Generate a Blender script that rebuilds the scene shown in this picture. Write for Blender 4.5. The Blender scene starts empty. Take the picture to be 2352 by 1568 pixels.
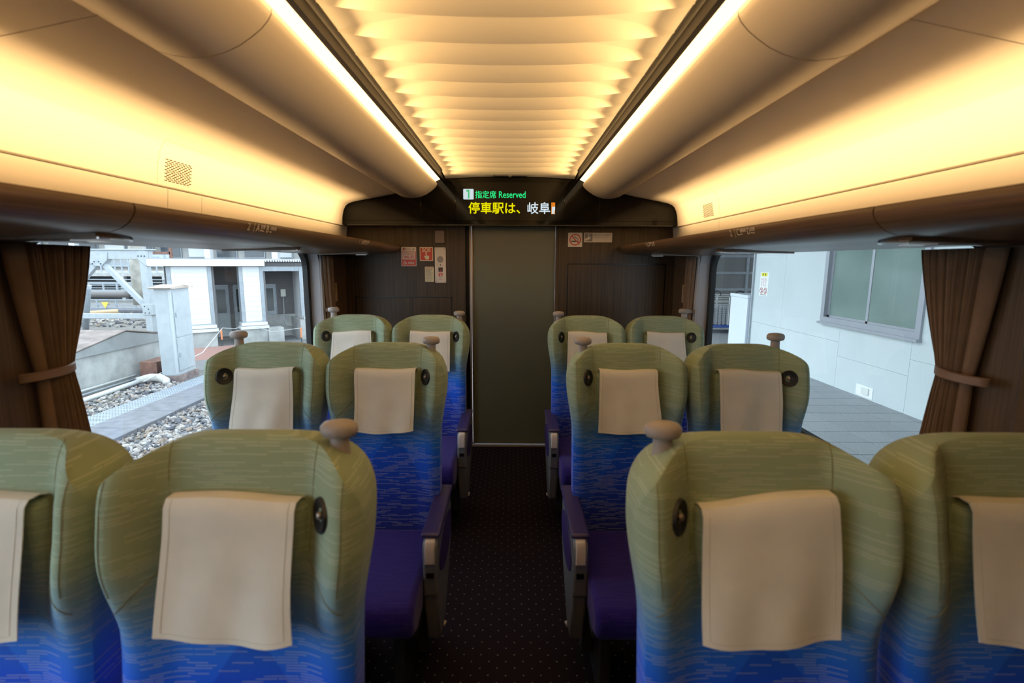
import bpy, bmesh, math, random
import numpy as np
from mathutils import Vector, Matrix
random.seed(7)
SC = bpy.context.scene
COL = SC.collection
PI = math.pi

# ------------------------------------------------------------------ camera
CAMZ = 1.53
cam_d = bpy.data.cameras.new('camera'); cam = bpy.data.objects.new('camera', cam_d); COL.objects.link(cam)
SC.camera = cam
cam_d.sensor_width = 36.0; cam_d.lens = 1150/2352*36.0
cam_d.clip_start = 0.02; cam_d.clip_end = 300
pitch = math.atan(181/1150)
cam.rotation_mode = 'QUATERNION'
cam.matrix_world = (Matrix.Translation((0.02, 0, CAMZ)) @ Matrix.Rotation(PI/2-pitch, 4, 'X') @ Matrix.Rotation(math.radians(0.25), 4, 'Z'))
cam_d.dof.use_dof = True; cam_d.dof.focus_distance = 4.2; cam_d.dof.aperture_fstop = 3.2

# ------------------------------------------------------------------ world and exposure
W = bpy.data.worlds.new('overcast_sky'); SC.world = W; W.use_nodes = True
bg = W.node_tree.nodes['Background']
bg.inputs[0].default_value = (0.80, 0.91, 1.0, 1); bg.inputs[1].default_value = 4.2
vs = SC.view_settings
vs.view_transform = 'Standard'; vs.look = 'None'; vs.gamma = 1.0; vs.use_curve_mapping = False
vs.exposure = 0.0

# ------------------------------------------------------------------ lamps of the coach and an added ceiling fill
WARM = (1.0, 0.59, 0.215)
def area(name, loc, d, sx, sy, power, col=WARM, spread=180):
    l = bpy.data.lights.new(name, 'AREA'); l.shape = 'RECTANGLE'; l.size = sx; l.size_y = sy
    l.energy = power; l.color = col; l.spread = math.radians(spread)
    o = bpy.data.objects.new(name, l); COL.objects.link(o)
    z = -Vector(d).normalized(); y = Vector((0, 1, 0)); x = y.cross(z).normalized()
    m = Matrix((x, y, z)).transposed().to_4x4(); m.translation = loc
    o.matrix_world = m
    return o
LEN0, LEN1 = -2.2, 4.03
LY, LL = 0.80, 5.9
for s in (-1, 1):
    area('ceiling_edge_lamp', (s*0.4855, LY, 2.127), (-s*1.0, 0, 0.10), 0.008, LL, 15.5, spread=54)
    area('ceiling_margin_fill', (s*0.4855, LY, 2.127), (-s*0.8, 0, 0.6), 0.008, LL, 3.6, spread=170)  # second wide lamp, added to fill the dim ceiling margin by the rail
    area('valance_lamp', (s*0.512, LY, 2.140), (s*0.55, 0, -1.0), 0.02, LL, 7.0)
    area('rack_cove_lamp', (s*0.955, LY, 1.668), (s*0.72, 0, 0.69), 0.03, LL, 14.0, (1.0, 0.62, 0.26), 72)

# ------------------------------------------------------------------ materials
MATS = {}
def mat(name, col, rough=0.5, metal=0.0, spec=0.5, emit=None, es=1.0, noise=None, bump=None, aniso=None):
    if name in MATS: return MATS[name]
    m = bpy.data.materials.new(name); m.use_nodes = True; MATS[name] = m
    nt = m.node_tree; b = nt.nodes['Principled BSDF']
    b.inputs['Base Color'].default_value = (*col, 1); b.inputs['Roughness'].default_value = rough
    b.inputs['Metallic'].default_value = metal; b.inputs['Specular IOR Level'].default_value = spec
    if emit: b.inputs['Emission Color'].default_value = (*emit, 1); b.inputs['Emission Strength'].default_value = es
    if noise or bump:
        tc = nt.nodes.new('ShaderNodeTexCoord'); mp = nt.nodes.new('ShaderNodeMapping')
        nt.links.new(tc.outputs['Object'], mp.inputs[0])
        if aniso: mp.inputs['Scale'].default_value = aniso
    if noise:
        sc, amt = noise
        n = nt.nodes.new('ShaderNodeTexNoise'); n.inputs['Scale'].default_value = sc; n.inputs['Detail'].default_value = 4
        nt.links.new(mp.outputs[0], n.inputs[0])
        r = nt.nodes.new('ShaderNodeValToRGB'); r.color_ramp.elements[0].position = .3; r.color_ramp.elements[1].position = .7
        r.color_ramp.elements[0].color = tuple(c*(1-amt) for c in col)+(1,)
        r.color_ramp.elements[1].color = tuple(min(1, c*(1+amt)) for c in col)+(1,)
        nt.links.new(n.outputs[0], r.inputs[0]); nt.links.new(r.outputs[0], b.inputs['Base Color'])
    if bump:
        sc, st = bump
        n2 = nt.nodes.new('ShaderNodeTexNoise'); n2.inputs['Scale'].default_value = sc
        nt.links.new(mp.outputs[0], n2.inputs[0])
        bp = nt.nodes.new('ShaderNodeBump'); bp.inputs['Strength'].default_value = st; bp.inputs['Distance'].default_value = .002
        nt.links.new(n2.outputs[0], bp.inputs['Height']); nt.links.new(bp.outputs[0], b.inputs['Normal'])
    return m
def math_node(nt, op, a, b=None, c=None):
    n = nt.nodes.new('ShaderNodeMath'); n.operation = op
    for i, v in enumerate((a, b, c)):
        if v is None: continue
        if isinstance(v, (int, float)): n.inputs[i].default_value = v
        else: nt.links.new(v, n.inputs[i])
    return n.outputs[0]

def seat_fabric(name, purple=False):
    m = bpy.data.materials.new(name); m.use_nodes = True; nt = m.node_tree; b = nt.nodes['Principled BSDF']
    b.inputs['Roughness'].default_value = .85; b.inputs['Specular IOR Level'].default_value = .25
    b.inputs['Sheen Weight'].default_value = .12
    tc = nt.nodes.new('ShaderNodeTexCoord'); sp = nt.nodes.new('ShaderNodeSeparateXYZ')
    nt.links.new(tc.outputs['Object'], sp.inputs[0])
    X, Y, Z = sp.outputs
    nz = nt.nodes.new('ShaderNodeTexNoise'); nz.inputs['Scale'].default_value = 9; nt.links.new(tc.outputs['Object'], nz.inputs[0])
    wob = math_node(nt, 'MULTIPLY', math_node(nt, 'SUBTRACT', nz.outputs[0], .5), .007)
    if purple: zz = math_node(nt, 'ADD', math_node(nt, 'MULTIPLY', Y, 0.5), Z)
    else: zz = math_node(nt, 'ADD', Z, wob)
    cr = nt.nodes.new('ShaderNodeValToRGB'); e = cr.color_ramp.elements
    if purple:
        e[0].color = e[1].color = (.016, .007, .165, 1)
    else:
        zs = math_node(nt, 'DIVIDE', math_node(nt, 'SUBTRACT', zz, .42), .78)
        nt.links.new(zs, cr.inputs[0])
        stops = [(0.0, (.020, .020, .20)), (.22, (.008, .045, .42)), (.44, (.003, .095, .72)), (.52, (.018, .15, .62)), (.585, (.075, .215, .46)), (.655, (.155, .265, .30)), (.75, (.225, .29, .20)), (1.0, (.225, .28, .18))]
        e[0].position = 0; e[0].color = (*stops[0][1], 1); e[1].position = 1; e[1].color = (*stops[-1][1], 1)
        for p, c in stops[1:-1]:
            q = cr.color_ramp.elements.new(p); q.color = (*c, 1)
    # woven dashes
    cb = nt.nodes.new('ShaderNodeCombineXYZ')
    nt.links.new(math_node(nt, 'ADD', X, math_node(nt, 'MULTIPLY', Y, .55)), cb.inputs[0])
    nt.links.new(zz if not purple else math_node(nt, 'ADD', Y, math_node(nt,'MULTIPLY',wob,.4)), cb.inputs[1])
    br = nt.nodes.new('ShaderNodeTexBrick'); nt.links.new(cb.outputs[0], br.inputs['Vector'])
    br.inputs['Color1'].default_value = (0, 0, 0, 1); br.inputs['Color2'].default_value = (1, 1, 1, 1); br.inputs['Mortar'].default_value = (0, 0, 0, 1)
    br.inputs['Scale'].default_value = 1; br.inputs['Brick Width'].default_value = .042; br.inputs['Row Height'].default_value = .0050
    br.inputs['Mortar Size'].default_value = .0014; br.inputs['Mortar Smooth'].default_value = .4
    br.offset = .37; br.squash = 1.6; br.squash_frequency = 3
    dash = math_node(nt, 'MULTIPLY', math_node(nt, 'GREATER_THAN', br.outputs['Color'], .55), math_node(nt, 'SUBTRACT', 1.0, br.outputs['Fac']))
    mk = math_node(nt, 'MULTIPLY', dash, .10 if purple else .24)
    # broad mountain shaped weave, darker, low on the back
    hi = nt.nodes.new('ShaderNodeMixRGB'); hi.inputs[2].default_value = (.10, .10, .34, 1) if purple else (.52, .54, .42, 1)
    nt.links.new(mk, hi.inputs[0])
    if not purple:
        ax = math_node(nt, 'ABSOLUTE', math_node(nt, 'SUBTRACT', X, .02))
        pk = math_node(nt, 'SUBTRACT', .845, math_node(nt, 'MULTIPLY', math_node(nt, 'POWER', ax, 1.35), 3.2))
        inn = nt.nodes.new('ShaderNodeMapRange'); inn.inputs[1].default_value = -.004; inn.inputs[2].default_value = .004
        nt.links.new(math_node(nt, 'SUBTRACT', pk, Z), inn.inputs[0])
        dk = nt.nodes.new('ShaderNodeMixRGB'); dk.blend_type = 'MULTIPLY'; dk.inputs[2].default_value = (.5, .62, .8, 1)
        nt.links.new(math_node(nt, 'MULTIPLY', inn.outputs[0], .8), dk.inputs[0]); nt.links.new(cr.outputs[0], dk.inputs[1])
        nt.links.new(dk.outputs[0], hi.inputs[1])
    else: nt.links.new(cr.outputs[0], hi.inputs[1])
    nt.links.new(hi.outputs[0], b.inputs['Base Color'])
    bp = nt.nodes.new('ShaderNodeBump'); bp.inputs['Strength'].default_value = .25; bp.inputs['Distance'].default_value = .001
    nt.links.new(dash, bp.inputs['Height']); nt.links.new(bp.outputs[0], b.inputs['Normal'])
    return m
def carpet_mat():
    m = bpy.data.materials.new('dotted_carpet'); m.use_nodes = True; nt = m.node_tree; b = nt.nodes['Principled BSDF']
    b.inputs['Roughness'].default_value = .95; b.inputs['Specular IOR Level'].default_value = .1
    tc = nt.nodes.new('ShaderNodeTexCoord'); mp = nt.nodes.new('ShaderNodeMapping'); mp.inputs['Rotation'].default_value = (0, 0, PI/4)
    nt.links.new(tc.outputs['Object'], mp.inputs[0])
    v = nt.nodes.new('ShaderNodeTexVoronoi'); v.voronoi_dimensions = '2D'; v.inputs['Randomness'].default_value = .06; v.inputs['Scale'].default_value = 1/.047
    nt.links.new(mp.outputs[0], v.inputs['Vector'])
    d = math_node(nt, 'LESS_THAN', v.outputs['Distance'], .062)
    n = nt.nodes.new('ShaderNodeTexNoise'); n.inputs['Scale'].default_value = 420; nt.links.new(tc.outputs['Object'], n.inputs[0])
    r = nt.nodes.new('ShaderNodeValToRGB'); r.color_ramp.elements[0].color = (.006, .004, .006, 1); r.color_ramp.elements[1].color = (.020, .0135, .021, 1)
    nt.links.new(n.outputs[0], r.inputs[0])
    mx = nt.nodes.new('ShaderNodeMixRGB'); mx.inputs[2].default_value = (.17, .16, .13, 1)
    nt.links.new(d, mx.inputs[0]); nt.links.new(r.outputs[0], mx.inputs[1]); nt.links.new(mx.outputs[0], b.inputs['Base Color'])
    return m
def glass_mat(name, tint=(.93, .97, .98), refl=.07):
    m = bpy.data.materials.new(name); m.use_nodes = True; nt = m.node_tree
    for n in list(nt.nodes):
        if n.type == 'BSDF_PRINCIPLED': nt.nodes.remove(n)
    out = nt.nodes['Material Output']
    t = nt.nodes.new('ShaderNodeBsdfTransparent'); t.inputs[0].default_value = (*tint, 1)
    g = nt.nodes.new('ShaderNodeBsdfGlossy'); g.inputs['Roughness'].default_value = .02
    f = nt.nodes.new('ShaderNodeLayerWeight'); f.inputs[0].default_value = .5
    fr = math_node(nt, 'ADD', refl, math_node(nt, 'MULTIPLY', math_node(nt, 'POWER', f.outputs['Facing'], 5.0), 1-refl))
    mx = nt.nodes.new('ShaderNodeMixShader')
    nt.links.new(fr, mx.inputs[0]); nt.links.new(t.outputs[0], mx.inputs[1]); nt.links.new(g.outputs[0], mx.inputs[2])
    nt.links.new(mx.outputs[0], out.inputs[0])
    return m
def wood(name, a, bcol, rough=.42, vert=True):
    m = bpy.data.materials.new(name); m.use_nodes = True; nt = m.node_tree; b = nt.nodes['Principled BSDF']
    b.inputs['Roughness'].default_value = rough; b.inputs['Specular IOR Level'].default_value = .4
    tc = nt.nodes.new('ShaderNodeTexCoord'); mp = nt.nodes.new('ShaderNodeMapping')
    mp.inputs['Scale'].default_value = (160, 160, 2.0) if vert else (160, 2.0, 160)
    nt.links.new(tc.outputs['Object'], mp.inputs[0])
    n = nt.nodes.new('ShaderNodeTexNoise'); n.inputs['Scale'].default_value = 1; n.inputs['Detail'].default_value = 5; nt.links.new(mp.outputs[0], n.inputs[0])
    r = nt.nodes.new('ShaderNodeValToRGB'); r.color_ramp.elements[0].position = .35; r.color_ramp.elements[1].position = .68
    r.color_ramp.elements[0].color = (*a, 1); r.color_ramp.elements[1].color = (*bcol, 1)
    nt.links.new(n.outputs[0], r.inputs[0]); nt.links.new(r.outputs[0], b.inputs['Base Color'])
    return m

M_white = mat('cream_ceiling_laminate', (.74, .70, .64), .42, spec=.35)
M_duct = mat('beige_duct_laminate', (.46, .42, .385), .38, spec=.4)
M_wave = mat('moulded_ceiling_white', (.80, .765, .70), .5, spec=.3)
M_black = mat('black_anodised', (.006, .005, .005), .35)
M_panelblack = mat('smoked_black_glass', (.004, .0035, .003), .06, spec=.16)
M_screen = mat('display_glass', (.003, .003, .004), .10, spec=.2)
M_wood = wood('dark_walnut_wall', (.034, .021, .010), (.074, .048, .0245))
M_woodside = wood('brown_side_wall', (.066, .041, .024), (.108, .067, .039))
M_rack = wood('walnut_rack', (.10, .060, .036), (.16, .098, .060), .33, vert=False)
M_frost = mat('frosted_door_glass', (.125, .13, .097), .26, spec=.9)
M_steel = mat('brushed_bronze', (.42, .32, .24), .35, metal=.8)
M_greyplastic = mat('grey_plastic', (.15, .155, .17), .45)
M_darkplastic = mat('charcoal_plastic', (.035, .036, .042), .5)
M_latch = mat('pale_grey_plastic', (.52, .48, .47), .42)
M_knob = mat('warm_grey_handle', (.27, .235, .22), .48)
M_pad = mat('navy_vinyl', (.030, .022, .115), .38, spec=.5)
M_inset = mat('purple_vinyl', (.026, .010, .11), .6)
M_fabric = seat_fabric('gradient_seat_fabric'); M_cush = seat_fabric('purple_cushion_fabric', True)
M_cloth = mat('cream_linen', (.61, .59, .53), .9, spec=.2, noise=(14, .045), bump=(900, .25))
M_stitch = mat('linen_stitch', (.42, .39, .33), .9)
M_seam = mat('olive_thread', (.16, .15, .08), .9)
M_spk = mat('black_speaker_mesh', (.012, .012, .014), .45)
M_spk2 = mat('speaker_dome', (.30, .25, .22), .3, metal=.6)
M_curt = mat('brown_curtain_cloth', (.205, .135, .092), .95, spec=.1, bump=(1500, .3), noise=(30, .06))
M_tie = mat('brown_leather_tie', (.20, .125, .085), .45)
M_sheer = mat('grey_window_jamb', (.42, .42, .45), .5)
M_gasket = mat('black_rubber', (.008, .008, .009), .6)
M_carpet = carpet_mat()
M_glass = glass_mat('window_glass')
M_led = lambda n, c, s: mat(n, (0, 0, 0), .5, emit=c, es=s)

# ------------------------------------------------------------------ mesh helpers
class MB:
    def __init__(s): s.v = []; s.f = []
    def add(s, vs, fs):
        k = len(s.v); s.v += [tuple(v) for v in vs]; s.f += [tuple(i+k for i in f) for f in fs]; return s
    def box(s, x0, x1, y0, y1, z0, z1, m=None):
        vs = [Vector(p) for p in ((x0,y0,z0),(x1,y0,z0),(x1,y1,z0),(x0,y1,z0),(x0,y0,z1),(x1,y0,z1),(x1,y1,z1),(x0,y1,z1))]
        if m is not None: vs = [m @ v for v in vs]
        return s.add(vs, [(0,3,2,1),(4,5,6,7),(0,1,5,4),(1,2,6,5),(2,3,7,6),(3,0,4,7)])
    def prism(s, poly, axis, a, b, m=None):
        n = len(poly)
        def P(p, t):
            q = {'x': (t, p[0], p[1]), 'y': (p[0], t, p[1]), 'z': (p[0], p[1], t)}[axis]
            return m @ Vector(q) if m is not None else Vector(q)
        vs = [P(p, a) for p in poly]+[P(p, b) for p in poly]
        fs = [tuple(range(n-1, -1, -1)), tuple(range(n, 2*n))]+[(i, (i+1) % n, n+(i+1) % n, n+i) for i in range(n)]
        return s.add(vs, fs)
    def strip(s, poly, axis, a, b):        # open profile extruded
        n = len(poly)
        P = lambda p, t: {'x': (t, p[0], p[1]), 'y': (p[0], t, p[1]), 'z': (p[0], p[1], t)}[axis]
        return s.add([P(p, a) for p in poly]+[P(p, b) for p in poly], [(i, i+1, n+i+1, n+i) for i in range(n-1)])
    def tube(s, path, r, n=8, caps=True):
        path = [Vector(p) for p in path]; R = r if isinstance(r, (list, tuple)) else [r]*len(path)
        rings = []
        for i, p in enumerate(path):
            t = (path[min(i+1, len(path)-1)]-path[max(i-1, 0)]).normalized()
            a = Vector((0, 0, 1)) if abs(t.z) < .9 else Vector((1, 0, 0))
            u = t.cross(a).normalized(); w = t.cross(u)
            rings += [p+R[i]*(math.cos(2*PI*k/n)*u+math.sin(2*PI*k/n)*w) for k in range(n)]
        fs = []
        for i in range(len(path)-1):
            for k in range(n):
                fs.append((i*n+k, i*n+(k+1) % n, (i+1)*n+(k+1) % n, (i+1)*n+k))
        if caps: fs += [tuple(range(n-1, -1, -1)), tuple(range((len(path)-1)*n, len(path)*n))]
        return s.add(rings, fs)
    def lathe(s, prof, n=20, m=None, sx=1.0, sy=1.0):     # prof: (r, z)
        vs = []
        for r, z in prof:
            for k in range(n):
                v = Vector((r*sx*math.cos(2*PI*k/n), r*sy*math.sin(2*PI*k/n), z)); vs.append(m @ v if m is not None else v)
        fs = []
        for i in range(len(prof)-1):
            for k in range(n): fs.append((i*n+k, i*n+(k+1) % n, (i+1)*n+(k+1) % n, (i+1)*n+k))
        fs += [tuple(range(n-1, -1, -1)), tuple(range((len(prof)-1)*n, len(prof)*n))]
        return s.add(vs, fs)
    def build(s, name, m, parent=None, smooth=False, bevel=0, seg=2, recalc=True, sharp=None):
        me = bpy.data.meshes.new(name); me.from_pydata(s.v, [], s.f); me.update()
        if recalc:
            bm = bmesh.new(); bm.from_mesh(me); bmesh.ops.recalc_face_normals(bm, faces=bm.faces); bm.to_mesh(me); bm.free()
        if smooth:
            me.polygons.foreach_set('use_smooth', [True]*len(me.polygons))
            if sharp: me.set_sharp_from_angle(angle=math.radians(sharp))
        me.materials.append(m)
        o = bpy.data.objects.new(name, me); COL.objects.link(o)
        if parent: o.parent = parent
        if bevel:
            b = o.modifiers.new('bevel', 'BEVEL'); b.width = bevel; b.segments = seg; b.limit_method = 'ANGLE'; b.angle_limit = math.radians(40)
            me.polygons.foreach_set('use_smooth', [True]*len(me.polygons)); me.set_sharp_from_angle(angle=math.radians(60))
        return o
def tag(o, label, cat, group=None, kind=None):
    o['label'] = label; o['category'] = cat
    if group: o['group'] = group
    if kind: o['kind'] = kind
    return o
def struct(o, label, cat): return tag(o, label, cat, kind='structure')
def empty(name, loc=(0, 0, 0), rz=0):
    o = bpy.data.objects.new(name, None); COL.objects.link(o); o.location = loc; o.rotation_euler = (0, 0, rz); o.empty_display_size = .1
    return o
def basis(right, up, loc):
    r = Vector(right).normalized(); u = Vector(up).normalized(); n = r.cross(u)
    m = Matrix((r, u, n)).transposed().to_4x4(); m.translation = loc; return m
_txt = {}
def text(body, size, m, material, parent, align='LEFT', offset=0.0, sx=1.0, shear=0.0, name='lettering', depth=.0006, bold=0.0):
    cu = bpy.data.curves.new('t', 'FONT'); cu.body = body; cu.size = size; cu.align_x = align; cu.extrude = depth; cu.offset = offset; cu.shear = shear
    cu.resolution_u = 3
    t = bpy.data.objects.new('t', cu); COL.objects.link(t)
    dg = bpy.context.evaluated_depsgraph_get(); me = bpy.data.meshes.new_from_object(t.evaluated_get(dg))
    bpy.data.objects.remove(t); bpy.data.curves.remove(cu)
    if bold:
        bm = bmesh.new()
        for dx, dy in ((-bold, 0), (bold, 0), (0, bold), (0, -bold)):
            c = me.copy(); c.transform(Matrix.Translation((dx, dy, 0))); bm.from_mesh(c); bpy.data.meshes.remove(c)
        bm.to_mesh(me); bm.free()
    me.transform(m @ Matrix.Diagonal((sx, 1, 1, 1)))
    me.materials.clear(); me.materials.append(material); me.name = name
    o = bpy.data.objects.new(name, me); COL.objects.link(o); o.parent = parent
    return o
def child(o, root):
    o.parent = root; o.matrix_parent_inverse = Matrix.Translation(-Vector(root.location)); return o
def children(o): return [c for c in bpy.data.objects if c.parent == o]
def plate(x0, x1, z0, z1, r, n=5):      # rounded rectangle outline
    pts = []
    for cx, cz, a0 in ((x1-r, z1-r, 0), (x0+r, z1-r, PI/2), (x0+r, z0+r, PI), (x1-r, z0+r, 1.5*PI)):
        for k in range(n+1): pts.append((cx+r*math.cos(a0+PI/2*k/n), cz+r*math.sin(a0+PI/2*k/n)))
    return pts

YW = 4.03        # end wall plane
XW = 1.31        # side wall plane
YP = 3.85        # front of the display panel

# ================================================================== SETTING
fl = MB().box(-XW-.08, XW+.08, LEN0, YW+.1, -.12, 0).build('floor', M_carpet)
struct(fl, 'dark purple carpet with a grid of small pale dots in the aisle', 'floor')
# --- wave ceiling
def wave_ceiling():
    mb = MB(); NX = 61; XT = .478; p = .1596; s0 = 1.520
    xs = np.sin(np.linspace(-PI/2, PI/2, NX))*XT
    k0 = int(math.floor((LEN0-s0)/p)); k1 = int(math.ceil((3.74-s0)/p))
    arch = lambda x: 2.190-.020*(x/.48)**2
    rows = []
    for k in range(k0, k1):
        st = s0+k*p; up = []; lo = []
        for x in xs:
            q = max(0.0, 1-(x/XT)**2)
            up.append((x, st-.070*q-.0006, arch(x)))
            lo.append((x, st+.048*q+.0006, arch(x)-.034*q**.66))
        rows += [up, lo, [(x, y+.003, arch(x)) for x, y, z in lo]]
    for r in range(len(rows)-1):
        mb.add(rows[r]+rows[r+1], [(i, i+1, NX+i+1, NX+i) for i in range(NX-1)])
    ya, yb = rows[0][0][1], rows[-1][0][1]
    for s in (-1, 1):
        mb.add([(s*XT, ya, arch(XT)), (s*.50, ya, arch(.5)), (s*.50, yb, arch(.5)), (s*XT, yb, arch(XT))], [(0, 1, 2, 3)])
    # plain end piece dropping to the display panel
    end = [(x, 3.862, 2.158-.014*(x/.48)**2) for x in xs]
    mb.add(rows[-1]+end, [(i, i+1, NX+i+1, NX+i) for i in range(NX-1)])
    return mb
ce = wave_ceiling().build('ceiling', M_wave, recalc=False, smooth=True); struct(ce, 'white ceiling of shallow overlapping lens-shaped waves', 'ceiling')
sm = MB()
for y in (3.02,): sm.box(-.47, .47, y, y+.004, 2.14, 2.1455)
# --- black rails and cove surfaces given a glow
for s in (-1, 1):
    o = MB().prism([(s*.4865, 2.124), (s*.505, 2.124), (s*.505, 2.172), (s*.472, 2.172), (s*.472, 2.166), (s*.4865, 2.160)], 'y', LEN0, 3.86).build('trim_1', M_black)
    struct(o, 'black metal rail along the wavy ceiling, %s side' % ('railway yard' if s < 0 else 'platform'), 'trim')
    # cove surface between rail and duct; its lit brightness is emitted
    d = MB().prism([(s*.507, 2.143), (s*.512, 2.150), (s*.556, 2.128), (s*.552, 2.122)], 'y', LEN0, 3.85).build('trim_2', M_led('lit_cove_glow', (1, .74, .40), 2.4))
    struct(d, 'cove surface beside the beige duct, lit brightness set as glow, %s side' % ('railway yard' if s < 0 else 'platform'), 'cove surface')
    # beige ducts (tube shaped) in sections
    prof = [(.846, 2.037), (.815, 2.017), (.78, 2.007), (.735, 2.0015), (.695, 2.0035), (.655, 2.014), (.62, 2.029), (.59, 2.048), (.566, 2.066), (.549, 2.084), (.541, 2.098), (.541, 2.108), (.548, 2.120), (.565, 2.132)]
    for a, b in ((LEN0, 1.262), (1.267, 3.43), (3.434, YP)):
        back = [(.60, 2.16), (.84, 2.09)]
        o = MB().prism([(s*x, z) for x, z in prof+back], 'y', a, b).build('trim_3', M_duct, smooth=True, sharp=40)
        nm = 'over the camera row' if b < 2 else ('over the middle rows' if b < 3.5 else 'against the black display panel')
        struct(o, 'rounded beige air duct section %s, %s side' % (nm, 'railway yard' if s < 0 else 'platform'), 'duct')
    # sloping side ceiling and concave cove
    cv = [(1.30, 1.60), (1.292, 1.70), (1.281, 1.800)]
    cove = [(1.263, 1.8045), (1.258, 1.84), (1.252, 1.88), (1.243, 1.915), (1.229, 1.942), (1.208, 1.960), (1.178, 1.972), (1.12, 1.985), (1.0, 2.008), (.846, 2.0385), (.80, 2.05)]
    for a, b in ((LEN0, 1.139), (1.143, YW)):
        o = MB().prism([(s*x, z) for x, z in cove]+[(s*.80, 2.12), (s*1.30, 2.03), (s*1.30, 1.8045)], 'y', a, b).build('ceiling_side', M_white, smooth=True, sharp=50)
        struct(o, 'cream sloping side ceiling lit from the cove, %s, %s side' % ('end section' if b > 2 else 'near section', 'railway yard' if s < 0 else 'platform'), 'ceiling')
    cuts = [LEN0, 1.955, 2.165, YW] if s < 0 else [LEN0, 3.14, YW]
    for i in range(len(cuts)-1):
        a, b = cuts[i]+.0012, cuts[i+1]-.0012
        o = MB().prism([(s*x, z) for x, z in cv]+[(s*1.33, 1.800), (s*1.33, 1.60)], 'y', a, b).build('wall_cove_panel', M_white)
        struct(o, 'cream panel section %d behind the luggage rack, %s side' % (i+1, 'railway yard' if s < 0 else 'platform'), 'panel')
# outer shell keeping the daylight out
sh = MB()
sh.box(-1.45, 1.45, LEN0-.05, YW+.12, 2.30, 2.36)
for s in (-1, 1):
    x0, x1 = sorted((s*1.40, s*1.45)); sh.box(x0, x1, LEN0-.05, YW+.12, 1.66, 2.36); sh.box(x0, x1, LEN0-.05, YW+.12, -.6, .70)
    x0, x1 = sorted((s*.51, s*1.45)); sh.box(x0, x1, LEN0-.05, YW+.12, 2.19, 2.21)
o = sh.build('roof', mat('outer_body_white', (.75, .75, .74), .4)); struct(o, 'outer body shell of the railway coach', 'roof')

# --- side walls with windows
def rounded(y0, y1, z0, z1, r, n=8): return plate(y0, y1, z0, z1, r, n)
def ring_between(outer, inner):
    n = len(inner); return [(i, (i+1) % n, n+(i+1) % n, n+i) for i in range(n)]
def rect_match(inner, y0, y1, z0, z1):     # project the inner outline to a rectangle
    cy, cz = (y0+y1)/2, (z0+z1)/2; out = []
    n = len(inner); q = n//4
    for i, (y, z) in enumerate(inner):
        c = i//q
        k = (i % q)/(q-1)
        corner = [(y1, z1), (y0, z1), (y0, z0), (y1, z0)][c]
        if c == 0: p = (y1, z) if k < .5 else (y, z1)
        elif c == 1: p = (y, z1) if k < .5 else (y0, z)
        elif c == 2: p = (y0, z) if k < .5 else (y, z0)
        else: p = (y, z0) if k < .5 else (y1, z)
        if abs(k-.5) < .5/(q-1)+1e-6: p = corner
        out.append(p)
    return out
WZ0, WZ1 = .74, 1.62
ALLWINS = {-1: [(-.95, .90), (1.42, 3.45)], 1: [(1.42, 3.45)]}
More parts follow.
